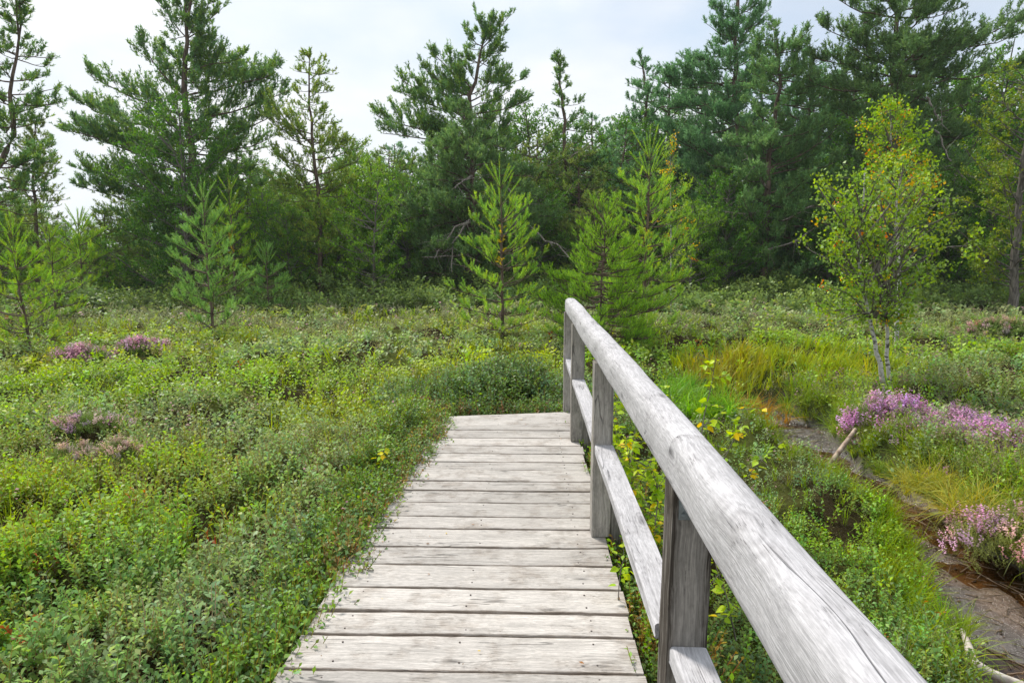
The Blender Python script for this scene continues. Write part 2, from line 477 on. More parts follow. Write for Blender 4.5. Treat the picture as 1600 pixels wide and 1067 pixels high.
def terrain(x, y):
    u = x * U[0] + y * U[1]; v = x * V[0] + y * V[1]
    thick = 0.17 + 0.04 * sstep(y, 6, 18)
    z = canopy(x, y) - thick
    under = sstep(u, DECK_L - 0.12, DECK_L + 0.05) * (1 - sstep(u, DECK_R - 0.02, DECK_R + 0.12)) * (1 - sstep(v, V_END - 0.05, V_END + 0.1))
    z = z * (1 - under) + (-0.52) * under
    cin = chan_in(x, y)
    bed = -0.603 + (fbm(x * 3.2, y * 3.2, 31, 3) - 0.5) * 0.085 + (fbm(x * 13, y * 13, 37, 2) - 0.5) * 0.022 - 0.10 * sstep(cin, 0.0, 0.12) * sstep(y, 3.0, 4.0) * (1 - sstep(y, 6.5, 7.1)) * sstep(x - chan(y)[0] - 0.5 * (1 - sstep(y, 4.0, 5.0)), 0.0, 0.25)
    k = sstep(cin, -0.16, 0.02)
    z = z * (1 - k) + bed * k
    far = sstep(y, 60, 160)
    return z * (1 - far) + (-0.3) * far

def axis(lo, hi, f0, g=1.06, centre=0.0, step=0.05, flat=6.0):
    a = [0.0]; s = step
    while a[-1] < hi - centre:
        a.append(a[-1] + s)
        if a[-1] > flat: s *= g
    b = [0.0]; s = step
    while b[-1] > lo - centre:
        b.append(b[-1] - s)
        if b[-1] < -f0: s *= g
    return np.array(sorted(set(b + a))) + centre
gx = axis(-600, 600, 4.0, 1.05, 0.0, 0.055, 4.6)
gy = axis(-300, 900, 1.0, 1.08, 2.0, 0.055, 8.0)
GX, GY = np.meshgrid(gx, gy)
GZ = terrain(GX, GY)
tv = np.stack([GX, GY, GZ], -1).reshape(-1, 3)
nx, ny = len(gx), len(gy)
ii = (np.arange(ny - 1)[:, None] * nx + np.arange(nx - 1)[None]).reshape(-1)
tf = np.stack([ii, ii + 1, ii + 1 + nx, ii + nx], -1)
X, Y = tv[:, 0], tv[:, 1]
cin = chan_in(X, Y)
wet = sstep(cin, -0.12, 0.02)
soil = np.array([0.035, 0.028, 0.014]); mossy = np.array([0.07, 0.085, 0.02])
mudA = np.array([0.085, 0.07, 0.062]); mudB = np.array([0.145, 0.095, 0.068]); mudC = np.array([0.13, 0.085, 0.045])
q = fbm(X * 1.5, Y * 1.5, 44)[:, None]
col = soil + (mossy - soil) * sstep(q, 0.35, 0.7)
deep = (sstep(cin, 0.0, 0.2) * sstep(Y, 3.2, 4.3) * (1 - sstep(Y, 6.3, 6.9)) * sstep(X - chan(Y)[0], 0.15, 0.45))[:, None]
mud = mudA + (mudB - mudA) * sstep(fbm(X * 2.2, Y * 2.2, 51), 0.42, 0.62)[:, None] * (1 - sstep(Y, 5.5, 7))[:, None]
mud = mud * (1 - deep) + mudC * deep
col = col * (1 - wet[:, None]) + mud * wet[:, None]
mb = MB(); mb.add(tv, tf, col)
ground = mb.obj('ground', M_ground, smooth=True)
wa_ = ground.data.attributes.new('wet', 'FLOAT', 'POINT'); wa_.data.foreach_set('value', wet.astype(np.float32))
tag(ground, 'dark peaty soil of the heath running under the plants to the wood', 'ground', kind='structure')

mb = MB()
wy = np.linspace(0.5, 8.4, 60); wx = np.linspace(1.95, 3.75, 20)
WX, WY = np.meshgrid(wx, wy)
i0 = (np.arange(59)[:, None] * 20 + np.arange(19)[None]).reshape(-1)
mb.add(np.stack([WX, WY, np.full_like(WX, -0.611)], -1).reshape(-1, 3), np.stack([i0, i0 + 1, i0 + 21, i0 + 20], -1), (1, 1, 1))
water = mb.obj('stream_water', M_water)
tag(water, 'shallow tea brown bog water in the narrow muddy stream', 'water', kind='structure')

# ------------------------------------------------------------------ boardwalk
walk = empty('boardwalk', (0, 0, 0), 'bleached grey plank boardwalk ending among heath bushes', 'boardwalk')
walk.rotation_euler = (0, 0, -YAW)
bd = [v_of(p) for p in (642, 660, 672, 684, 696, 708.4, 721.4, 734, 752.4, 766.7, 785.4, 808, 827, 855.5, 883.5, 920.5, 957.4, 993, 1050)]
bd = sorted(bd)
v = bd[0]
while v > -1.5:
    v -= 0.19 + 0.05 * rs.rand(); bd.insert(0, v)
mb = MB(); nails = MB()
n_b = len(bd) - 1
skewL = {n_b: v_of(651) - bd[n_b], n_b - 1: v_of(668) - bd[n_b - 1]}
for i in range(n_b):
    a, b = bd[i], bd[i + 1]
    uL = DECK_L + rs.uniform(-0.010, 0.010); uR = DECK_R + rs.uniform(-0.010, 0.010)
    if i == n_b - 1: uL = -0.80
    if i == n_b - 2: uL = -0.99
    K = 40
    us = np.linspace(uL, uR, K)
    gap = 0.0045 + 0.002 * rs.rand()
    fr = (uR - us) / (uR - uL)
    va = a + gap + skewL.get(i, 0) * fr + (vnoise(us * 5, us * 0 + i, 3) - 0.5) * 0.007 + (vnoise(us * 30, us * 0 + i, 4) - 0.5) * 0.003
    vb = b - gap + skewL.get(i + 1, 0) * fr + (vnoise(us * 5, us * 0 + i + 50, 3) - 0.5) * 0.007 + (vnoise(us * 30, us * 0 + i, 9) - 0.5) * 0.003
    z0 = rs.uniform(-0.004, 0.003); tilt = rs.uniform(-0.003, 0.003)
    cup = rs.uniform(0.0005, 0.003)
    zt = z0 + (vnoise(us * 2, us * 0 + i, 7) - 0.5) * 0.004
    br = 0.004
    prof = [(0, -0.042, 0), (0, -br * 1.4, 0), (0.0, -br * 0.4, br * 0.6), (0, 0, br * 1.8), ]
    rows = []
    W = vb - va
    rows.append((va, zt - 0.042)); rows.append((va, zt - br * 1.6)); rows.append((va + br * 0.5, zt - br * 0.4)); rows.append((va + br * 1.8, zt + 0 * us))
    for t in (0.3, 0.5, 0.7): rows.append((va + W * t, zt - cup * 4 * t * (1 - t) + tilt * (t - 0.5)))
    rows.append((vb - br * 1.8, zt + 0 * us)); rows.append((vb - br * 0.5, zt - br * 0.4)); rows.append((vb, zt - br * 1.6)); rows.append((vb, zt - 0.042))
    R = len(rows)
    P = np.stack([np.stack([us, r[0], r[1]], -1) for r in rows], 0)      # R,K,3
    jj = (np.arange(R - 1)[:, None] * K + np.arange(K - 1)[None]).reshape(-1)
    f = np.stack([jj, jj + 1, jj + 1 + K, jj + K], -1)
    off = rs.rand(); brt = rs.uniform(0.80, 1.10)
    c = np.zeros((R * K, 3)); c[:, 0] = off; c[:, 1] = brt
    eu = np.tile(np.exp(-((us - uL) / 0.05)) + np.exp(-((uR - us) / 0.05)), R) * 0.35
    ev = np.zeros((R, K)); ev[:3] = 0.9; ev[-3:] = 0.9  # long edges: grime, strengthened to put gap shade into the colour
    c[:, 2] = np.clip(eu + ev.ravel(), 0, 1)
    mb.add(P.reshape(-1, 3), f, c)
    for s, k0 in ((1, 0), (-1, K - 1)):                                   # end grain
        ring = P[:, k0]
        fe = np.array([[0, *range(1, R)]]) if s > 0 else np.array([[*range(R - 1, -1, -1)]])
        mb.add(ring, fe, (off, 0.75, 0.5))
    # bottom
    mb.add(P[[0, -1]].reshape(-1, 3), np.stack([np.arange(K - 1), np.arange(K - 1) + K, np.arange(K - 1) + K + 1, np.arange(K - 1) + 1], -1), (off, 0.6, 0.9))
    for un in (DECK_L + 0.17, -0.27, DECK_R - 0.17):
        for t in (0.25, 0.75):
            if un < uL or (un == -0.27 and rs.rand() < 0.5): continue
            nu = un + rs.uniform(-0.012, 0.012); nv = a + (b - a) * (t + rs.uniform(-0.06, 0.06)) + skewL.get(i, 0) * 0.8 * (uR - nu) / (uR - uL)
            ang = np.arange(8) * np.pi / 4
            r_ = 0.0038
            ring = np.stack([nu + r_ * np.cos(ang), nv + r_ * np.sin(ang), np.full(8, z0 + 0.0012)], -1)
            low = ring.copy(); low[:, 2] -= 0.006; low[:, :2] += (low[:, :2] - [nu, nv]) * 0.2
            q4 = np.arange(8)
            nails.add(np.concatenate([ring, low]), np.stack([q4 + 8, (q4 + 1) % 8 + 8, (q4 + 1) % 8, q4], -1), (0, 0, 0))
            nails.add(ring, np.arange(8)[None], (0, 0, 0))
nf0 = sum(len(f) for f in mb.f)
for v_, f_, c_, off_ in zip(nails.v, nails.f, nails.c, np.cumsum([0] + [len(q_) for q_ in nails.v])[:-1]):
    mb.add(v_, f_ - off_, c_)
deck = mb.obj('deck', M_deck, walk, smooth=False)
deck.data.materials.append(M_iron)
mi = np.zeros(len(deck.data.polygons), np.int32); mi[nf0:] = 1
deck.data.polygons.foreach_set('material_index', mi)
for un in (DECK_L + 0.17, -0.27, DECK_R - 0.17):
    mb = MB(); bv, bf = boxv(un - 0.045, un + 0.045, -1.6, V_END - 0.12, -0.175, -0.046)
    mb.add(bv, bf, (rs.rand(), 0.5, 0.6)); mb.obj('bearer', M_rail, walk)

# ------------------------------------------------------------------ railing
rail = empty('wooden_railing', (0, 0, 0), 'weathered grey timber railing along the right edge of the boardwalk', 'railing')
rail.rotation_euler = (0, 0, -YAW)
def prism_box(mb, x0, x1, y0, y1, z0, z1, bev, off, brt, grime, ax, n=14, wob=0.002, gfun=None):
    """bevelled beam, subdivided along axis AX, with slightly wandering faces"""
    lims = [(x0, x1), (y0, y1), (z0, z1)]
    o = [i for i in range(3) if i != ax]
    (a0, a1), (b0, b1) = lims[o[0]], lims[o[1]]
    pts = [(a0 + bev, b0), ((a0 + a1) / 2, b0), (a1 - bev, b0), (a1 - bev * 0.3, b0 + bev * 0.3), (a1, b0 + bev), (a1, (b0 + b1) / 2), (a1, b1 - bev), (a1 - bev * 0.3, b1 - bev * 0.3),
           (a1 - bev, b1), ((a0 + a1) / 2, b1), (a0 + bev, b1), (a0 + bev * 0.3, b1 - bev * 0.3), (a0, b1 - bev), (a0, (b0 + b1) / 2), (a0, b0 + bev), (a0 + bev * 0.3, b0 + bev * 0.3)]
    q0, q1 = (a1 - a0), (b1 - b0)
    pts = [(a0 + bev, b0)] + [(a0 + q0 * t, b0) for t in (.12, .2, .5, .8, .88)] + [(a1 - bev, b0), (a1 - bev * .3, b0 + bev * .3), (a1, b0 + bev)] + [(a1, b0 + q1 * t) for t in (.15, .5, .85)] + [(a1, b1 - bev), (a1 - bev * .3, b1 - bev * .3),
           (a1 - bev, b1)] + [(a0 + q0 * t, b1) for t in (.88, .5, .12)] + [(a0 + bev, b1), (a0 + bev * .3, b1 - bev * .3), (a0, b1 - bev)] + [(a0, b0 + q1 * t) for t in (.85, .5, .15)] + [(a0, b0 + bev), (a0 + bev * .3, b0 + bev * .3)]
    S = len(pts); ts = np.linspace(*lims[ax], n)
    sd_ = int(off * 1000)
    P = np.zeros((n, S, 3))
    for k, t in enumerate(ts):
        for j, (pa, pb) in enumerate(pts):
            wa = (vnoise(t * 4, j * 0.7, sd_) - 0.5) * 2 * wob; wb = (vnoise(t * 4, j * 0.7 + 40, sd_) - 0.5) * 2 * wob
            P[k, j, ax] = t; P[k, j, o[0]] = pa + wa; P[k, j, o[1]] = pb + wb
    jj = (np.arange(n - 1)[:, None] * S + np.arange(S)[None]); j2 = (np.arange(n - 1)[:, None] * S + (np.arange(S)[None] + 1) % S)
    f = np.stack([jj, j2, j2 + S, jj + S], -1).reshape(-1, 4)
    if ax == 1: f = f[:, ::-1]
    c = np.zeros((n * S, 3)); c[:, 0] = off; c[:, 1] = brt
    g = np.full((n, S), grime)
    if gfun is not None: g = gfun(P)
    c[:, 2] = g.ravel()
    mb.add(P.reshape(-1, 3), f, c)
    e0 = np.arange(S)[None]; e1 = (np.arange(S)[::-1])[None]
    if ax == 1: e0, e1 = e1, e0
    mb.add(P[0], e1, (off, brt * 0.8, 0.4)); mb.add(P[-1], e0, (off, brt * 0.8, 0.4))

posts_v = [v_of(1327), v_of(838), v_of(689.5), v_of(643)]
posts_v[0] = 1.61
PH0, PH1 = 0.362, 0.468
TOPZ = 0.99
all_posts = [-0.12] + posts_v
tilts = [0, 0.0, 0.003, -0.008, -0.004]
for i, pv in enumerate(all_posts):
    mb = MB()
    w2 = 0.106
    u0 = PH0 + (0.0, 0.020, 0.0, 0.002, -0.006)[i]
    if i == 4: w2 = 0.09
    if i == 1: w2 = 0.108
    def gf(P, i=i, u0=u0, w2=w2, pv=pv):
        e = np.minimum(np.abs(P[..., 0] - u0), np.abs(P[..., 0] - u0 - w2))
        d = np.minimum(np.abs(P[..., 1] - pv), np.abs(P[..., 1] - pv - w2))
        edge = np.exp(-(e / 0.014) ** 2) * (1.3 if i == 1 else 0.4)
        lf = np.where(np.abs(P[..., 0] - u0) < 0.004, -0.5, 0)        # deck-side face painted lighter: light from the left put into colour
        return np.clip(edge + lf + (0.12 if i == 1 else 0.0) + 0.3 * np.exp(-(P[..., 2] + 0.05) / 0.1) * (P[..., 2] > -0.1), 0, 1)
    bot = -0.6 if i in (0, 1) else -0.045
    if i >= 2: bot = 0.004
    prism_box(mb, u0, u0 + w2, pv, pv + w2 * 1.0, bot, TOPZ, 0.004, 0.11 + 0.17 * i, (1.0, 0.88, 1.12, 0.98, 1.12)[i], 0.2, 2, 26, 0.0018, gf)
    o = mb.obj('post', M_post, rail)
    if i == 1: o['label'] = 'nearest visible post, dark streaked edges'
    if i >= 2:                                                         # outer half runs down beside the boards
        mb = MB(); prism_box(mb, DECK_R + 0.024, DECK_R + 0.085, pv + 0.01, pv + w2 - 0.01, -0.6, 0.25, 0.003, 0.3 + 0.1 * i, 0.85, 0.4, 2, 8, 0.001)
        mb.obj('footing', M_post, o)
# mid rails butted between the posts
for i in range(4):
    a = all_posts[i] + 0.106 + 0.002; b = all_posts[i + 1] - 0.002
    if i == 0: a = all_posts[0] + 0.108
    mb = MB(); prism_box(mb, PH0 + 0.008 + (0.018 if i == 0 else 0), PH0 + 0.110 + (0.016 if i == 0 else 0), a, b, 0.487, 0.535, 0.005, 0.63 + 0.09 * i, 1.02, 0.0, 1, 24, 0.0022)
    mb.obj('mid_rail', M_rail, rail)
# top rail: round-topped beams
def top_rail(v0, v1, off, du, sq):
    mb = MB(); n = 46
    prof = []
    hw, hb, h = 0.056, 0.0, 0.130
    lo = [(hw * 0.90, 0.0), (hw * 0.97, 0.006), (hw, 0.02), (hw * 1.01, 0.06)]
    arc = [(hw * math.copysign(abs(math.cos(t)) ** 0.6, math.cos(t)), 0.07 + (h - 0.07) * math.sin(t) ** 0.7) for t in np.linspace(0.12, math.pi - 0.12, 15)]
    prof = lo + arc + [(-x, z) for x, z in lo[::-1]]
    S = len(prof); P = np.zeros((n, S, 3))
    vs = np.concatenate([[v0, v0 + 0.006, v0 + 0.02], np.linspace(v0 + 0.05, v1 - 0.05, n - 6), [v1 - 0.02, v1 - 0.006, v1]])
    for k, t in enumerate(vs):
        e = min(t - v0, v1 - t) if sq == 0 else (v1 - t if sq > 0 else t - v0)
        e = max(e, 0.0) if sq else e
        e = e if not (sq == 2) else 1.0
        sc = 1 - 0.10 * max(0, 1 - e / 0.02) ** 2
        cu = 0.426 - 0.010 * (1 - sstep(t, 0.6, 1.8)) + du + (vnoise(t * 0.9, 0, 61) - 0.5) * 0.012
        ext = (vnoise(t * 2.0, 3, 62) - 0.5) * 0.006
        for j, (x, z) in enumerate(prof):
            wbl = (vnoise(t * 3, j * 0.5, 63) - 0.5) * 0.0045
            P[k, j] = (cu + x * sc + np.sign(x) * ext + wbl, t, TOPZ + 0.001 + (z if z > 0.03 else z) * (sc if z > 0.03 else 1) + (wbl if z > 0.03 else 0))
    jj = (np.arange(n - 1)[:, None] * S + np.arange(S)[None]); j2 = (np.arange(n - 1)[:, None] * S + (np.arange(S)[None] + 1) % S)
    f = np.stack([jj, jj + S, j2 + S, j2], -1).reshape(-1, 4)[:, ::-1]
    mb.add(P.reshape(-1, 3), f, (off, 1.06, 0.0))
    mb.add(P[0], np.arange(S)[None], (off, 0.85, 0.3)); mb.add(P[-1], np.arange(S)[::-1][None], (off, 0.9, 0.2))
    return mb.obj('handrail', M_rail, rail, smooth=True)
JOINT = posts_v[0] + 0.02
top_rail(-0.25, JOINT - 0.0004, 0.21, 0.0, 2)
top_rail(JOINT + 0.0004, posts_v[3] + 0.14, 0.55, 0.0, 1)
# galvanised angle plate on the nearest post, under the handrail
mb = MB(); pv = posts_v[0]
bv, bf = boxv(PH0 + 0.035, PH0 + 0.085, pv - 0.0075, pv - 0.0032, 0.898, TOPZ - 0.001); mb.add(bv, bf, (1, 1, 1))
bv, bf = boxv(PH0 + 0.035, PH0 + 0.085, pv - 0.075, pv - 0.0077, TOPZ - 0.0045, TOPZ - 0.001); mb.add(bv, bf, (1, 1, 1))
br_ = mb.obj('bracket', M_metal, rail)
ang = np.arange(8) * np.pi / 4
for uu, zz in ((PH0 + 0.046, 0.912), (PH0 + 0.074, 0.935)):
    mb = MB(); ring = np.stack([uu + 0.0045 * np.cos(ang), np.full(8, pv - 0.0105), zz + 0.0045 * np.sin(ang)], -1); low = ring.copy(); low[:, 1] = pv - 0.007
    mb.add(ring, np.arange(8)[None], (0, 0, 0)); q4 = np.arange(8)
    mb.add(np.concatenate([ring, low]), np.stack([q4, (q4 + 1) % 8, (q4 + 1) % 8 + 8, q4 + 8], -1), (0, 0, 0))
    mb.obj('screw', M_metal, br_)
#@@VEG
# ------------------------------------------------------------------ plant prototypes (unit height, z up)
def quad_leaf(base, d, up, L, Wd, fold=0.25):
    d = nrm(np.asarray(d, float)); s = nrm(np.cross(d, up)); nn = np.cross(s, d)
    return np.array([base, base + d * L * 0.5 + s * Wd / 2 + nn * fold * Wd, base + d * L, base + d * L * 0.5 - s * Wd / 2 + nn * fold * Wd])
QF = np.array([[0, 1, 2, 3]])
def proto_leafy(seed, stems, leaves, L, Wd, spread=0.45, lo=0.15, stemw=0.012, up_bias=0.5):
    r = np.random.RandomState(seed); v, f, c = [], [], []
    n = 0
    for s in range(stems):
        az = r.rand() * 6.28; sp = spread * (0.3 + 0.7 * r.rand()); h = 0.75 + 0.3 * r.rand()
        tip = np.array([math.cos(az) * sp, math.sin(az) * sp, h]); b0 = np.array([math.cos(az), math.sin(az), 0]) * 0.05
        mid = (b0 + tip) / 2 + np.array([math.cos(az), math.sin(az), 0]) * 0.08
        P = lambda t: (1 - t) ** 2 * b0 + 2 * t * (1 - t) * mid + t * t * tip
        if stemw:
            for k in range(3):
                p, q_ = P(k / 3), P((k + 1) / 3); sd = nrm(np.array([-(q_ - p)[1] + 0.01, (q_ - p)[0], 0.0])) * stemw / 2
                v.append(np.array([p - sd, p + sd, q_ + sd * 0.8, q_ - sd * 0.8])); c.append(np.tile([[1.15, 0.62, 0.7]], (4, 1))); f.append(QF + n); n += 4
        for k in range(leaves):
            t = lo + (1 - lo) * (k + 0.5 * r.rand()) / leaves
            a2 = k * 2.4 + r.rand() * 0.8
            p = P(t); d = np.array([math.cos(a2), math.sin(a2), up_bias * (0.4 + 1.2 * t) + r.uniform(-0.3, 0.3)])
            sz = (0.75 + 0.45 * r.rand()) * (1.05 - 0.35 * abs(t - 0.6))
            v.append(quad_leaf(p, d, UPZ + r.uniform(-0.3, 0.3, 3), L * sz, Wd * sz)); g = 0.78 + 0.35 * r.rand() + 0.55 * (t - 0.5)
            yl = 0.25 * t * r.rand(); c.append(np.tile([[g * (1 + yl), g * (1 + yl * 0.4), g * (1 - yl)]], (4, 1))); f.append(QF + n); n += 4
    return np.concatenate(v), np.concatenate(f), np.concatenate(c)
def proto_heather(seed, spikes, segs, L, flower=0.0, spread=0.5):
    r = np.random.RandomState(seed); v, f, c = [], [], []; n = 0
    for s in range(spikes):
        az = r.rand() * 6.28; sp = spread * r.rand() ** 0.6; h = 0.7 + 0.35 * r.rand()
        b0 = np.array([math.cos(az), math.sin(az), 0]) * sp * 0.35; tip = np.array([math.cos(az) * sp, math.sin(az) * sp, h]) + r.uniform(-0.08, 0.08, 3)
        fl = r.rand() < flower
        for k in range(segs):
            t = 0.25 + 0.75 * (k + r.rand() * 0.6) / segs; p = b0 + (tip - b0) * t; a2 = r.rand() * 6.28
            isf = fl and t > 0.5
            d = np.array([math.cos(a2), math.sin(a2), 0.9 if not isf else 0.15]); l_ = L * (0.8 + 0.5 * r.rand()) * (1.0 if not isf else 0.8)
            v.append(quad_leaf(p, d, UPZ + r.uniform(-.4, .4, 3), l_, l_ * (0.3 if not isf else 0.8)))
            c.append(np.tile([[-1, 0.75 + 0.5 * r.rand(), 0]] if isf else [[0.8 + 0.4 * r.rand()] * 3], (4, 1))); f.append(QF + n); n += 4
    return np.concatenate(v), np.concatenate(f), np.concatenate(c)
def proto_grass(seed, blades, wd, spread=0.5, droop=0.6, segs=3):
    r = np.random.RandomState(seed); v, f, c = [], [], []; n = 0
    for s in range(blades):
        az = r.rand() * 6.28; h = 0.55 + 0.5 * r.rand(); sp = spread * (0.3 + 0.9 * r.rand()); dr = droop * r.rand()
        b0 = np.array([r.uniform(-.08, .08), r.uniform(-.08, .08), 0]); d = np.array([math.cos(az), math.sin(az), 0]); sd = np.array([-d[1], d[0], 0])
        ts = np.linspace(0, 1, segs + 1); rows = []
        for t in ts:
            p = b0 + d * sp * t ** 1.7 + UPZ * (h * (t - dr * t ** 3)); ww = wd * (1 - t ** 2 * 0.92) / 2
            rows += [p - sd * ww, p + sd * ww]
        v.append(np.array(rows)); g = 0.75 + 0.5 * r.rand(); y = r.rand() * 0.3
        c.append(np.tile([[g * (1 + y), g, g * (1 - y)]], (len(rows), 1)))
        k = np.arange(segs)[:, None] * 2; f.append(np.concatenate([k, k + 1, k + 3, k + 2], 1) + n); n += len(rows)
    return np.concatenate(v), np.concatenate(f), np.concatenate(c)
def proto_moss(seed, n_, L):
    r = np.random.RandomState(seed); v, f, c = [], [], []
    for k in range(n_):
        p = np.array([r.uniform(-.5, .5), r.uniform(-.5, .5), r.uniform(0, .5)]); a = r.rand() * 6.28
        v.append(quad_leaf(p, (math.cos(a), math.sin(a), 1.3 * r.rand() + 0.3), UPZ + r.uniform(-.5, .5, 3), L * (0.7 + 0.6 * r.rand()), L * 0.4)); c.append(np.tile([[0.8 + 0.4 * r.rand()] * 3], (4, 1))); f.append(QF + k * 4)
    return np.concatenate(v), np.concatenate(f), np.concatenate(c)

def inst(mb, protos, pos, size, col, tilt=0.25, lean=None, petal=None):
    """scatter prototypes; colours of prototype vertices with r<0 take the petal colour"""
    M = len(pos)
    if M == 0: return
    d = np.tile(UPZ, (M, 1)) + rs.normal(0, tilt, (M, 3)) * [1, 1, 0]
    if lean is not None: d = d + lean
    R = rot_to(d, rs.rand(M) * 6.28)
    which = rs.randint(0, len(protos), M)
    for k, (pv, pf, pc) in enumerate(protos):
        m = which == k
        if not m.any(): continue
        cc = pc.copy(); fm = pc[:, 0] < 0
        v = np.einsum('mij,nj->mni', R[m], pv) * size[m][:, None, None] + pos[m][:, None, :]
        f = (pf[None] + (np.arange(m.sum()) * len(pv))[:, None, None]).reshape(-1, pf.shape[1])
        c = col[m][:, None, :] * np.abs(cc)[None]
        if fm.any():
            pt = petal if petal is not None else np.array([0.5, 0.2, 0.4])
            pt = np.asarray(pt, float)
            if pt.ndim == 2: pt = pt[m][:, None, :]
            c[:, fm] = (pt * cc[fm][:, 1:2][None])
        mb.add(v.reshape(-1, 3), f, c.reshape(-1, 3))

BIRB = at_z(1389, 628, -0.30)
BRP = [at_z(1503, 984, -0.47), at_z(1513, 1008, -0.47), at_z(1520, 1032, -0.49), at_z(1547, 1050, -0.52), at_z(1600, 1072, -0.56), at_z(1660, 1100, -0.58)]
# ------------------------------------------------------------------ carpets of low plants
def cand(n, y0, y1, xlo=None, xhi=None):
    y = np.sqrt(rs.uniform(y0 ** 2, y1 ** 2, n)); x = rs.uniform(-1, 1, n) * (0.86 * y + 1.3)
    if xlo is not None:
        m = (x > xlo) & (x < xhi); x, y = x[m], y[m]
    return x, y
def allowed(x, y, mdeck=0.0, mch=-0.03):
    u = x * U[0] + y * U[1]; v = x * V[0] + y * V[1]
    wob = (vnoise(v * 2.3, v * 0, 77) - 0.35) * 0.10
    L_edge = DECK_L - 0.015 + wob * sstep(v, 2.6, 3.6)
    deck_ = (u > L_edge - mdeck) & (u < DECK_R + 0.035) & (v < V_END + 0.03)
    corner = (u > DECK_L + 0.02) & (u < DECK_R) & (v < V_END + 0.02)
    clear = np.zeros(np.shape(x), bool)
    for p_, q_ in zip(BRP[:-1], BRP[1:]):
        for t in (0, 0.25, 0.5, 0.75, 1.0):
            c_ = p_ * (1 - t) + q_ * t
            clear |= (np.hypot(x - c_[0], y - c_[1] + 0.14) < 0.2)
    clear |= (np.hypot((x - BIRB[0]) * 1.3, y - BIRB[1] + 0.28) < 0.30)
    return ~(deck_ | corner | clear) & (chan_in(x, y) < mch)
def dens(x, y):
    n1 = fbm(x * 0.55, y * 0.55, 101, 3); n2 = fbm(x * 0.9 + 7, y * 0.9, 131, 3); n3 = fbm(x * 2.4, y * 2.4, 151, 2)
    return n1, n2, n3
def mixc(a, b, t):
    t = np.clip(t, 0, 1)[:, None]; return np.asarray(a) * (1 - t) + np.asarray(b) * t
BIL_G = (0.105, 0.185, 0.055); BIL_B = (0.100, 0.170, 0.090); BIL_Y = (0.185, 0.25, 0.055); BIL_D = (0.065, 0.115, 0.04)
HEA = (0.16, 0.16, 0.07); HEA_B = (0.13, 0.125, 0.08); GRS_Y = (0.23, 0.30, 0.06); GRS_G = (0.14, 0.27, 0.045); GRS_R = (0.26, 0.18, 0.07)
DEAD_T = (0.30, 0.25, 0.19)

